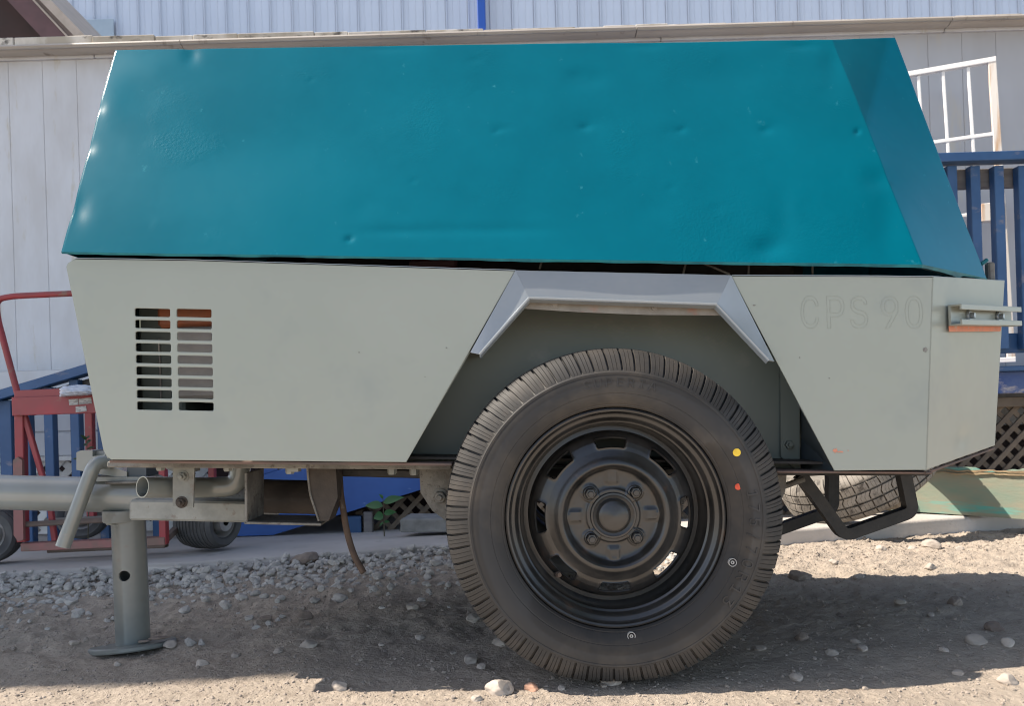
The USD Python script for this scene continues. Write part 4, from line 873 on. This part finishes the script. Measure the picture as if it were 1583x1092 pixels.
# chips of orange primer
def flake(px, py, w, h, seed, mat='primer'):
    g = np.random.default_rng(seed); a = np.linspace(0, 2 * math.pi, 12, endpoint=False); k = g.uniform(0.5, 1.1, 12)
    return extr(Polygon([XZ(px + w * k_ * math.cos(t), py + h * k_ * math.sin(t), YB) for t, k_ in zip(a, k)]).buffer(0), YB - 0.0006, 0.0008)
grey_part('primer_chip', cat([flake(1291, 697, 4, 4, 1), flake(1299, 699, 7, 1.4, 2), flake(1311, 697, 1, 1, 3)]), 'primer')
def spot(px, py, w, h, seed):
    g = np.random.default_rng(seed); a = np.linspace(0, 2 * math.pi, 10, endpoint=False); k = g.uniform(0.7, 1.05, 10)
    return extr(Polygon([XZ(px + w * k_ * math.cos(t), py + h * k_ * math.sin(t), YB) for t, k_ in zip(a, k)]).buffer(0), YB - 0.0005, 0.0007)
grey_part('paint_blemish', cat([spot(1430, 541, 4, 4.5, 4), spot(555, 545, 1.6, 1.6, 5), spot(1282, 585, 1.2, 1.2, 6), spot(690, 538, 1.2, 1.0, 7), spot(1236, 553, 1.0, 1.0, 8), spot(1166, 472, 2.4, 1.2, 9), spot(657, 583, .9, .9, 10)]), 'grey_dirty')
# faint lettering under the paint: outlines of each character, raised a hair
def outline_text(txt, px0, py_base, hpx, y, gap, wpx):
    out = []
    for k, chh in enumerate(txt):
        if chh == ' ': continue
        mesh = meshkit.text_mesh(chh, 0.05, 0.001)
        pl_ = trimesh.path.polygons.projected(mesh, normal=[0, 0, 1])
        b = pl_.bounds; sc_x, sc_z = wpx / F * y / (b[2] - b[0]), hpx / F * y / (b[3] - b[1])
        g = affinity.translate(pl_, -b[0], -b[1]); g = affinity.scale(g, sc_x, sc_z, origin=(0, 0))
        o = P(px0[k], py_base, y); g = affinity.translate(g, o[0], o[2])
        ring = g.buffer(0.00025).difference(g.buffer(-0.00035)); out.append(extr(ring, y - 0.0003, 0.0008))
    return cat(out)
grey_part('faint_lettering', outline_text('CPS90', [1239, 1279, 1315, 1363, 1400], 508, 50, YB, 0, 27), 'faint')

# --- tow bar, jack, handle, clamp
yT = YC
ta, tb = P(-330, 757, yT), P(430, 770, yT)
grey_part('tow_tube', tube([ta, P(0, 761.5, yT), P(226, 767, yT), tb], 0.0385, 36), 'grey_tube', smooth=40)
grey_part('weld_collar', lathe([(0.03, 0.013), (0.0405, 0.013), (0.0425, 0.010), (0.0425, -0.010), (0.0405, -0.013), (0.03, -0.013)], P(191, 797, yT), (0, 0, 1), 28), 'grey_old', smooth=40)
ja, jb = P(198, 790, yT), P(206, 996, yT)
jr = 0.0312
# the leg is a hollow tube with a pin hole drilled through it
na, nz_ = 72, 120; aa = np.linspace(0, 2 * math.pi, na, endpoint=False); zz = np.linspace(0, 1, nz_)
AA, ZZ = np.meshgrid(aa, zz); cen = ja + (jb - ja) * ZZ[..., None]; jv = cen + np.stack([jr * np.cos(AA), jr * np.sin(AA), 0 * AA], -1)
hc = P(203.5, 886, yT); hz, hxx = hc[2], hc[0]
fi, fj = np.meshgrid(np.arange(nz_ - 1), np.arange(na), indexing='ij'); fi, fj = fi.ravel(), fj.ravel(); fk = (fj + 1) % na
fc = np.c_[fi * na + fj, (fi + 1) * na + fj, (fi + 1) * na + fk, fi * na + fk]; ctr = jv.reshape(-1, 3)[fc].mean(1)
keep = np.hypot((ctr[:, 0] - hxx) / 0.0105, (ctr[:, 2] - hz) / 0.0115) > 1
# snap the hole's edge to a circle
vv = jv.reshape(-1, 3); d = np.c_[(vv[:, 0] - hxx) / 0.0105, (vv[:, 2] - hz) / 0.0115]; rr = np.linalg.norm(d, axis=1)
bd = np.setdiff1d(np.intersect1d(fc[keep].ravel(), fc[~keep].ravel()), []); 
for q in bd:
    u = d[q] / rr[q]; vv[q, 0], vv[q, 2] = hxx + u[0] * 0.0105, hz + u[1] * 0.0115
    off = np.clip((vv[q, 0] - (ja[0] + (jb[0] - ja[0]) * (ja[2] - vv[q, 2]) / (ja[2] - jb[2]))) / jr, -1, 1); vv[q, 1] = yT + np.sign(vv[q, 1] - yT) * jr * math.sqrt(1 - off * off)
leg = tm(vv, fc[keep][:, ::-1]); 
grey_part('jack_leg', sheet(leg, 0.004) if leg.area > 0 else leg, 'jack', smooth=40)
fo = jb.copy(); fo[2] -= 0.004
foot = lathe([(0, 0.006), (0.085, 0.006), (0.0885, 0.003), (0.0885, -0.003), (0.085, -0.006), (0, -0.006)], fo, (-0.06, 0.15, 1), 40)
grey_part('jack_foot', foot, 'jack')
def weld(c, axis, rad, thick, seed):
    g = np.random.default_rng(seed); a = np.linspace(0, 2 * math.pi, 73); d_, s_, u_ = frame_of(axis)
    pts = np.asarray(c) + (rad * (np.cos(a)[:, None] * s_ + np.sin(a)[:, None] * u_)) + d_ * (0.0012 * np.sin(a * 5))[:, None]
    k = thick * (0.85 + 0.3 * np.abs(np.sin(a * 22)) + g.normal(0, 0.06, 73)); k[-1] = k[0]
    return tube(pts, k, 8, caps=False)
grey_part('weld_bead', weld(ja + (jb - ja) * 0.985, jb - ja, jr + 0.001, 0.0035, 1), 'grey_old', smooth=60)
grey_part('weld_bead', weld(P(191.4, 808, yT), (0, 0, 1), jr + 0.001, 0.003, 2), 'grey_old', smooth=60)
hp = fillet([P(160, 700, 1.69), P(157, 714, 1.675), P(143, 718, 1.66), P(97, 846, 1.63)], 0.022, 8)
hp = fillet([P(172, 716, 1.70), P(147, 715, 1.66), P(97, 846, 1.63)], 0.03, 10)
grey_part('clamp_handle', tube(hp, 0.0147, 18, wall=0.003), 'grey_tube', smooth=40)
cl = [(118, 700), (124, 697), (143, 697), (143, 706), (160, 704), (163, 700), (163, 713), (172, 722), (196, 730), (196, 741), (118, 727)]
grey_part('clamp_block', plate(cl, 1.695, 0.05), 'grey_tube')
grey_part('clamp_block', plate([(143, 697), (163, 700), (163, 716), (143, 714)], 1.71, 0.04), 'grey_old')
grey_part('clamp_plate', plate([(128, 738), (228, 738), (240, 744), (150, 745)], 1.69, 0.06), 'grey_old')
grey_part('clamp_bolt', lathe([(0, .008), (.006, .008), (.008, .005), (.008, 0)], P(184, 715, 1.55), (-0.5, -1, 0), 12), 'steel')
grey_part('coupling_box', plate([(196, 715), (226, 715), (226, 741), (196, 741)], 1.70, 0.06), 'well_blue')
grey_part('gusset', cat([cbox(P(210, 742, 1.71)[0], 1.71, P(210, 744, 1.71)[2], 0.10, 0.07, 0.006, 0.002)]), 'grey_dirty')

# --- exhaust pipe, hanger, beams
yE = 1.53
ep = fillet([P(220, 753.5, yE - .075), P(325, 754.5, yE + .05), P(366, 752, yE + .06), P(374, 715, yE + .06), P(376, 690, yE + 0.06)], 0.062, 12)
grey_part('exhaust_pipe', tube(ep, 0.0205, 24, wall=0.0022), 'grey_tube', smooth=40)
hg = grey_part('pipe_hanger', plate([(267, 722), (300.5, 722), (298.5, 785), (267, 783)], yE - 0.062, 0.005), 'grey_old')
for a, b in ((283, 737), (281, 777)): obj('bolt', bolt(P(a, b, yE - 0.062), (0, -1, 0), 0.0075, 0.009), M['grey_old'] if b < 750 else M['brown_steel'], hg)
grey_part('clamp_nut_block', plate([(252, 720), (300, 720), (300, 730), (270, 730), (258, 726)], yE - 0.02, 0.03), 'grey_old')
b0, b1 = P(210, 786, 1.60), P(396, 790, 1.60)
grey_part('box_beam', bar(b0, b1, 0.06, 0.0415, 0.004), 'grey_old')
grey_part('box_beam', bar(P(300, 757, 1.66), P(470, 766, 1.66), 0.04, 0.050, 0.004), 'grey_dirty')
# open box bracket with drum behind
yX = 1.52
grey_part('box_bracket', cat([bar(P(393.5, 728, yX), P(393.5, 804, yX), 0.10, 0.005, 0.001, up=(1, 0, 0)), bar(P(391, 803, yX), P(506, 805.5, yX), 0.10, 0.005, 0.001)]), 'grey_dirty')
hk = [(474, 722), (481, 720), (519, 723), (522, 770), (508, 806), (493, 806), (479, 766), (476, 745)]
grey_part('hook_plate', plate(hk, yX - 0.055, 0.055), 'brown_steel')
grey_part('hook_edge', cat([tube(curve([P(a, b, yX - 0.056) for a, b in ((475, 722), (477, 745), (480, 766), (487, 788), (493, 806))], 6), 0.0022, 8)]), 'grey_dirty')
grey_part('cross_drum', tube([P(392, 767, 1.64), P(512, 770, 1.64)], 0.0355, 28), 'brown_steel', smooth=40)
grey_part('drain_plug', plate([(443, 722), (461, 722), (461, 730), (443, 730)], YB + 0.08, 0.02), 'grey_old')
grey_part('drain_hose', tube(curve([P(a, b, 1.50 + c) for a, b, c in ((521, 716, 0.02), (524, 745, 0.01), (530, 785, 0), (537, 825, -.01), (548, 860, -.02), (562, 886, -0.03))], 8), 0.0062, 14), 'rust', smooth=50)
# spring hangers
sh_ = grey_part('spring_hanger', plate([(648, 722), (702, 722), (702, 800), (690, 806), (668, 790), (650, 762)], 1.50, 0.006), 'grey_dirty')
obj('bolt', bolt(P(680, 769, 1.4995), (0, -1, 0), 0.011, 0.010), M['grey_dirty'], sh_)
grey_part('cross_member', bar(P(520, 729, 1.56), P(720, 734, 1.56), 0.05, 0.016, 0.002), 'black_steel')
grey_part('spring_hanger', plate([(1190, 735), (1216, 735), (1214, 760), (1205, 780), (1190, 784)], 1.50, 0.006), 'grey_dirty')
grey_part('link_rod', tube([P(1196, 758, 1.56), P(1243, 741, 1.56)], 0.006, 10), 'grey_dirty')
ax0 = np.array([WC[0], YW + 0.06, WC[2]]); ax1 = np.array([WC[0], 2 * YC - YW - 0.06, WC[2]])
grey_part('axle', tube([ax0, ax1], 0.028, 20), 'black_steel', smooth=40)
for s in (0, 1):
    yy = 1.52 if s == 0 else 2 * YC - 1.52
    lp_ = [np.array([WC[0] + q, yy, WC[2] + 0.06 + 0.05 * (q / 0.25) ** 2]) for q in np.linspace(-0.25, 0.25, 14)]
    grey_part('leaf_spring', tube(lp_, 1.0, sect=[(-.025, -.012), (.025, -.012), (.025, .012), (-.025, .012)]), 'black_steel')
# rear stand of bent black bar
sq = [(-.0118, -.0118), (.0118, -.0118), (.0118, .0118), (-.0118, .0118)]
yS = 1.60
for k, (pts, y) in enumerate((([(1236, 734), (1304, 828), (1408, 791), (1394, 722)], yS), ([(1150, 838), (1200, 820), (1279, 792), (1286, 780), (1286, 728)], yS + 0.22))):
    c = fillet([P(a, b, y) for a, b in pts], 0.016, 6)
    grey_part('stand_bar', tube(c, 1.0 if k == 0 else 1.05, sect=sq), 'black_steel', smooth=40)
grey_part('stand_bar', tube(fillet([P(1394, 722, yS), P(1394, 722, yS) + [0, .22, 0]], .01), 1.0, sect=sq), 'black_steel')

# --- wheels
whites = []
def wheel(near=True):
    flip = (lambda m: m) if near else (lambda m: mirrored(m, YC))
    at_ = lambda r, w, th: np.array([WC[0] + r * math.cos(th), YW - w, WC[2] + r * math.sin(th)])
    nA = 720; aa = np.linspace(0, 2 * math.pi, nA, endpoint=False)
    rim_prof = [(.1835, .060), (.1850, .0635), (.1842, .0670), (.1815, .0685), (.1785, .0670), (.1770, .0635), (.1755, .0600), (.1735, .0575), (.1700, .0560), (.1680, .054), (.1655, .049), (.1638, .044), (.1625, .0425), (.1600, .0405), (.1585, .0345), (.1575, .024), (.1560, .012), (.1530, .004), (.1510, .000), (.1500, -.004), (.1500, -.02), (.153, -.04), (.160, -.055), (.17, -.062), (.183, -.066), (.186, -.06)]
    rim = flip(lathe(rim_prof, (WC[0], YW, WC[2]), (0, -1, 0), 160))
    # pressed disc: rings of radius with eight windows and raised pads
    rp_ = [(.1532, .0035), (.1455, .0045), (.1442, .0065), (.1432, .012), (.1415, .0165), (.1395, .019)] + [(r, np.interp(r, [.112, .120, .128, .136, .1395], [.0345, .0315, .0275, .0220, .019])) for r in np.linspace(.1385, .112, 26)] + \
          [(.109, .0365), (.104, .0395), (.099, .0430), (.0955, .0465), (.092, .0485), (.0885, .0485), (.0855, .0465), (.083, .0425), (.0808, .0375), (.079, .0335), (.0765, .0310), (.073, .0300), (.069, .0295), (.065, .0295), (.061, .0295), (.057, .0295), (.053, .0295), (.049, .030), (.0465, .0318), (.0450, .0335), (.0435, .034), (.030, .034)]
    rp_ = np.array(rp_); RR, AA = rp_[:, 0][:, None] + 0 * aa[None], aa[None] + 0 * rp_[:, :1]; WW = rp_[:, 1][:, None] + 0 * aa[None]
    d45 = (AA + math.pi / 8) % (math.pi / 4) - math.pi / 8; tang = d45 * RR; rad = RR - 0.1250
    hw_ = 0.0215 + 0.22 * (-rad)                       # trapezoid, wider on the outer side is cut by the ring
    hw_ = 0.0268 + 0.35 * rad
    q1, q2 = np.abs(tang) - hw_, np.abs(rad) - 0.0088
    sd = np.where((q1 > -0.004) & (q2 > -0.004), np.hypot(np.maximum(q1 + .004, 0), np.maximum(q2 + .004, 0)) - 0.004, np.maximum(q1, q2))
    WW = WW + 0.0022 * np.exp(-np.clip(sd, 0, 1) / 0.0022) * (RR > .11)                                   # pressed lip round each window
    d90 = (AA + math.pi / 4) % (math.pi / 2) - math.pi / 4
    pad = np.clip(1.2 - np.abs(d90 * RR) / 0.0125, 0, 1) * np.clip((RR - .052) / .004, 0, 1) * np.clip((.079 - RR) / .004, 0, 1)
    WW = WW + 0.0036 * np.clip(pad * 1.6, 0, 1) ** 1.5
    b90 = (AA) % (math.pi / 2) - math.pi / 4; bd_ = np.hypot(RR * np.cos(b90) - .0545, RR * np.sin(b90))
    WW = WW + 0.0025 * np.clip((0.0165 - bd_) / .003, 0, 1)
    V = np.stack([WC[0] + RR * np.cos(AA), YW - WW, WC[2] + RR * np.sin(AA)], -1).reshape(-1, 3)
    m = len(rp_); i, j = np.meshgrid(np.arange(m - 1), np.arange(nA), indexing='ij'); i, j = i.ravel(), j.ravel(); jn = (j + 1) % nA
    f = np.c_[i * nA + j, (i + 1) * nA + j, (i + 1) * nA + jn, i * nA + jn]
    sdf = sd.reshape(-1)[f].mean(1); f = f[sdf > 0]
    disc = tm(V, f)
    chk = disc.face_normals[:, 1].mean()
    if chk > 0: disc = tm(V, f[:, ::-1])
    disc = sheet(disc, 0.0035)
    wl = obj('wheel', cat([rim, flip(disc)]), M['black_rim'], tr, smooth=32, label=None if near else 'far wheel')
    ty = tyre_mesh(0.2885, 0.175, 70, 3); ty.apply_translation([WC[0], YW, WC[2]])
    v = np.array(ty.vertices); v[:, 2] = np.where(v[:, 2] < 0.016, 0.016 - (0.016 - v[:, 2]) * 0.55, v[:, 2]); ty = tm(v, ty.faces)
    obj('tyre', flip(ty), M['rubber'], wl, smooth=28)
    obj('brake_drum', flip(lathe([(0, .014), (.095, .014), (.098, .010), (.098, -.05), (.105, -.055), (.105, -.06), (0, -.06)], (WC[0], YW, WC[2]), (0, -1, 0), 48)), M['black_steel'], wl)
    obj('hub_cap', flip(lathe([(.0400, .030), (.0398, .0365), (.0385, .0388), (.0355, .0392), (.0335, .0380), (.0300, .0372), (.0288, .0385), (.0278, .0435), (.0255, .0470), (.0200, .0500), (.010, .0525), (.003, .0538), (0, .0538)], (WC[0], YW, WC[2]), (0, -1, 0), 56)), M['black_rim'], wl, smooth=35)
    for k in range(4):
        p = at_(.0545, .0318, math.pi / 4 + k * math.pi / 2)
        nut = cat([lathe([(.0125, 0), (.0125, .002), (.0112, .0035), (.0098, .0042)], p, (0, -1, 0), 24), lathe([(.0098, .003), (.0098, .0125), (.0085, .0142), (.0055, .0146)], p, (0, -1, 0), 6), lathe([(.0055, .012), (.0055, .0185), (.0046, .0195), (0, .0195)], p, (0, -1, 0), 14)])
        obj('wheel_nut', flip(nut), M['black_rim'], wl)
    if near:
        a = math.atan2(-(888 - 793), 858 - 950)
        p = at_(.143, .012, a); q = at_(.137, .040, a)
        obj('valve_stem', cat([tube([p, p + (q - p) * .7], 0.0050, 12), tube([p + (q - p) * .7, q], [.0038, .0036], 12)]), M['rust'], wl)
        def on_tyre(px, py):
            """Radius and angle of the sidewall point seen at a pixel."""
            w = .086
            for _ in range(3):
                p = P(px, py, YW - w); r = math.hypot(p[0] - WC[0], p[2] - WC[2]); th = math.atan2(p[2] - WC[2], p[0] - WC[0])
                w = float(np.interp(r, [.19, .20, .2065, .217, .226, .235, .2435], [.0712, .08, .0832, .0868, .0877, .0868, .0858]))
            return r, th, w
        for px, py, mat, R0 in ((1139, 700, 'yellow', .0063), (1141, 753, 'red_dot', .0052)):
            r, th, w = on_tyre(px, py); p = at_(r, w, th)
            obj('paint_dot', lathe([(0, .0012), (R0, .001), (R0 * 1.05, 0)], p, (0, -1, 0), 24), M[mat], wl)
        for px, py in ((1132, 870), (976, 984)):
            r, th, w = on_tyre(px, py); p = at_(r, w, th)
            obj('ring_mark', cat([lathe([(.0068, -.003), (.0068, .0030), (.0057, .0030), (.0057, -.003)], p, (0, -1, 0), 28), lathe([(.0030, -.001), (.0030, .0024), (.0014, .0024), (.0014, -.001)], p, (0, -1, 0), 16), cbox(p[0] + .0012, p[1] - .0012, p[2], .0012, .0016, .005, .0002)]), M['white_mark'], wl)
        # raised lettering round the sidewall
        def arc_text(txt, th0, r0, hgt, adv, depth=0.0016):
            out = []
            for k, c in enumerate(txt):
                if c == ' ': continue
                t = meshkit.text_mesh(c, hgt, depth, bold=False).subdivide(); v = np.array(t.vertices); cx = (v[:, 0].max() + v[:, 0].min()) / 2
                th = th0 - k * adv - (v[:, 0] - cx) / r0; r = r0 + v[:, 1]
                w = np.interp(r, [.19, .20, .2065, .217, .226, .235, .2395, .2435], [.0712, .08, .0832, .0868, .0877, .0868, .0856, .0858]) + v[:, 2] - 0.0002
                out.append(tm(np.c_[WC[0] + r * np.cos(th), YW - w, WC[2] + r * np.sin(th)], t.faces))
            return cat(out)
        obj('tyre_lettering', arc_text('175/70R13', math.radians(9), .2170, .0185, math.radians(5.9)), M['letter'], wl)
        obj('tyre_lettering', arc_text('SUPERIA', math.radians(101), .2190, .0150, math.radians(4.6), 0.0012), M['letter'], wl)
wheel(True); wheel(False)

# ------------------------------------------------------------------ stones, gravel, pebbles
def rock(seed, n=3, rough=0.28, flat=0.65, cuts=7):
    m = trimesh.creation.icosphere(subdivisions=n); v = np.array(m.vertices); g = np.random.default_rng(seed)
    for _ in range(cuts):
        d = g.normal(size=3); d /= np.linalg.norm(d); h = g.uniform(0.55, 0.9); e = v @ d - h; v = v - np.maximum(e, 0)[:, None] * d * 0.85
    v *= 1 + rough * (meshkit.fbm(v * 1.6 + seed * 7.3, 3, seed)[:, None] - 0.5); v *= np.array([1, g.uniform(0.7, 0.95), flat])
    return v, np.array(m.faces)
lit = 'pale stone on the sunlit dirt'
stones = [(475, 1001, 26, 0, 'stone'), (365, 1017, 16, 0, 'stone'), (310, 1030, 22, 0, 'stone'), (728, 1026, 28, 0, 'stone'), (650, 988, 17, 0, 'stone'), (732, 964, 23, 0, 'stone'), (770, 997, 26, 0, 'stone'), (744, 1034, 15, 0, 'stone'),
          (525, 1066, 28, 1, 'stone'), (771, 1074, 44, 1, 'stone'), (737, 1085, 20, 1, 'stone'), (945, 1059, 32, 0, 'stone'), (868, 1067, 13, 0, 'stone'), (1512, 995, 29, 0, 'stone'), (1562, 999, 24, 0, 'stone'), (1287, 1014, 19, 0, 'stone'), (1335, 1006, 18, 0, 'stone'),
          (1323, 995, 14, 0, 'stone'), (1478, 936, 26, 0, 'clod'), (1394, 934, 17, 0, 'stone'), (1440, 953, 12, 0, 'stone'), (1561, 1057, 30, 1, 'stone'), (1236, 900, 36, 0, 'clod'), (470, 878, 42, 0, 'clod'), (470, 958, 24, 0, 'clod'), (637, 946, 20, 0, 'stone'), (410, 957, 18, 0, 'clod'),
          (1242, 990, 26, 0, 'clod'), (1176, 1006, 16, 0, 'stone'), (232, 995, 18, 0, 'stone'), (262, 1001, 22, 0, 'stone'), (113, 1002, 14, 0, 'stone'), (1442, 847, 26, 1, 'stone'), (1412, 850, 14, 1, 'stone'), (1363, 851, 17, 1, 'stone'), (1485, 850, 14, 1, 'stone'), (1440, 880, 20, 1, 'stone'), (1482, 1044, 16, 1, 'stone'), (1232, 1052, 24, 1, 'stone'), (822, 1068, 22, 0, 'stone_pink'),
          (700, 1012, 12, 0, 'stone'), (180, 1028, 12, 0, 'stone'), (1290, 871, 14, 0, 'stone'), (1330, 892, 18, 0, 'stone'), (1300, 955, 16, 0, 'clod'), (1460, 1008, 14, 0, 'stone'), (430, 1010, 14, 0, 'stone'), (1540, 975, 26, 0, 'clod'), (590, 1000, 10, 0, 'stone'), (1180, 870, 16, 0, 'stone')]
special = {475: 'pale blocky stone in the shade right of the jack foot', 525: 'pale rounded stone on the sunlit edge, in the notch of the shadow', 771: 'largest pale flat stone in the sun below the left of the tyre', 737: 'small pale stone cut by the bottom edge, beside the largest flat stone',
           945: 'flat oval stone lying right below the tyre', 1512: 'larger of two pale stones in shade at the right edge', 1562: 'blocky pale stone at the far right edge, in shade', 822: 'pinkish orange stone in front of the tyre', 470: None, 1236: 'dark earth lump just right of the tyre', 1478: 'rounded brown earth lump in the shade at right',
           1561: 'pale stone in the sun at the lower right corner', 1442: 'pale stone at the foot of the concrete edge at right', 1287: 'twin stone, left of a close pair in shade at right', 728: 'flat oval grey stone left of the tyre at the shadow edge', 770: 'grey stone half hidden behind the lower left tread',
           732: 'grey stone in deep shade close to the left of the tyre', 310: 'half buried grey stone in shade left of the picture centre'}
for k, (px, py, w, sun_, mat) in enumerate(stones):
    p = on_ground(px, py); r = w / 2 / F * p[1] * 1.12
    v, f = rock(100 + k, 3, 0.35 if mat != 'clod' else 0.6, 0.62)
    a = k * 1.7; ca, sa = math.cos(a), math.sin(a); v = v @ np.array([[ca, -sa, 0], [sa, ca, 0], [0, 0, 1]])
    v = v * r + p + np.array([0, r * 0.3, r * 0.20])
    s = special.get(px)
    if mat == 'clod': lab = s or {878: 'dark brown clod on top of the grey gravel band', 958: 'dark clod in shade under the trailer, right of the jack', 957: 'smaller dark clod beside the jack leg in shade', 990: 'brown clod behind the tyre at right', 955: 'small dark clod under the rear of the trailer', 975: 'low dark clod near the right edge in shade'}.get(py)
    else: lab = s or ('pale stone lying on the sunlit dirt' if sun_ else 'small grey stone lying on the shaded dirt')
    obj('stone' if mat != 'clod' else 'earth_clod', tm(v, f), M[mat], smooth=24, label=lab, cat='stone' if mat != 'clod' else 'clod', group=None if s or mat == 'clod' else ('loose stones in the sun' if sun_ else 'loose stones in the shade'))

for (px, py, w_, h_, sd) in ((246, 987, 30, 0.007, 41), (222, 992, 20, 0.006, 42), (262, 996, 18, 0.008, 43)):
    v, f = rock(sd, 3, 0.9, 0.4); q = P(px, py, YC - 0.03); v = v * np.array([w_ / F * YC * 0.5, w_ / F * YC * 0.45, h_]) + q
    obj('earth_clod', tm(v, f), M['clod'], smooth=24, label={41: 'flat crumb of earth on the jack foot, right of the leg', 42: 'small crumb of earth against the base of the jack leg', 43: 'crumb of earth at the right tip of the jack foot'}[sd], cat='clod')

def scatter(name, n, place, size, mat, sub, label, catg, seed, sink=0.3):
    g = np.random.default_rng(seed); base = [rock(500 + q, sub, 0.55, 0.7, 10) for q in range(8)]
    P_, S_ = place(g, n), None; n = len(P_); S_ = size(g, n, P_); z = ground_z(P_[:, 0], P_[:, 1])
    V, Fc, o = [], [], 0
    kind = g.integers(0, 8, n); ang = g.uniform(0, 6.283, n); tilt = g.normal(0, 0.35, n)
    for i in range(n):
        v, f = base[kind[i]]; ca, sa, ct, st = math.cos(ang[i]), math.sin(ang[i]), math.cos(tilt[i]), math.sin(tilt[i])
        Rm = np.array([[ca, -sa, 0], [sa, ca, 0], [0, 0, 1]]) @ np.array([[ct, 0, st], [0, 1, 0], [-st, 0, ct]])
        V.append(v @ Rm.T * S_[i] + [P_[i, 0], P_[i, 1], z[i] + S_[i] * (0.6 - sink) + (P_[i, 2] if P_.shape[1] > 2 else 0)]); Fc.append(f + o); o += len(v)
    obj(name, tm(np.vstack(V), np.vstack(Fc)), mat, smooth=16 if sub > 1 else False, label=label, cat=catg, kind='stuff')
edge_y = lambda x: np.interp(x, edge[:, 0], edge[:, 1])
def gravel_place(g, n):
    x = g.uniform(-1.9, 0.62, n); d = np.abs(g.normal(0, 1, n)) * np.interp(x, [-1.9, -0.9, -0.3, 0.3, 0.6], [0.14, 0.18, 0.21, 0.20, 0.12]) + g.uniform(-0.02, 0.03, n)
    y = edge_y(x) - d - 0.005
    lift = 0.022 * np.exp(-(d / 0.12) ** 2) * g.uniform(0.0, 1, n)
    return np.c_[x, y, lift]
scatter('gravel', 3000, gravel_place, lambda g, n, p: 0.0045 + 0.0185 * g.beta(1.1, 3.4, n), M['gravel'], 2, 'band of loose grey gravel along the edge of the concrete', 'gravel', 1, 0.42)
def thin_place(g, n):
    x = g.uniform(-1.7, 0.6, n); d = g.uniform(0.1, 0.75, n) ** 1.2; return np.c_[x, edge_y(x) - d]
scatter('loose_gravel', 650, thin_place, lambda g, n, p: 0.0025 + 0.0105 * g.beta(1.0, 3.6, n), M['pebble'], 2, 'thin dusty gravel trailing off into the shaded dirt under the trailer', 'gravel', 5, 0.5)
def peb_place(g, n):
    y = 1.15 + 1.5 * g.uniform(0, 1, n) ** 1.25; x = g.uniform(-0.72, 0.74, n) * (y + 0.1); m = (y < edge_y(x) - 0.01)
    return np.c_[x, y][m]
scatter('small_pebbles', 15000, peb_place, lambda g, n, p: 0.0010 + 0.0075 * g.beta(0.8, 6, n), M['pebble'], 1, 'small pebbles and crumbs of earth strewn over the dirt', 'pebbles', 2, 0.45)
def right_place(g, n):
    x = g.uniform(0.75, 2.2, n); d = np.abs(g.normal(0, 0.24, n)); return np.c_[x, edge_y(x) - d - 0.012]
scatter('lit_pebbles', 900, right_place, lambda g, n, p: 0.002 + 0.0085 * g.beta(0.9, 5, n), M['pebble'], 2, 'pale pebbles below the concrete edge in the sun at right', 'pebbles', 3, 0.35)
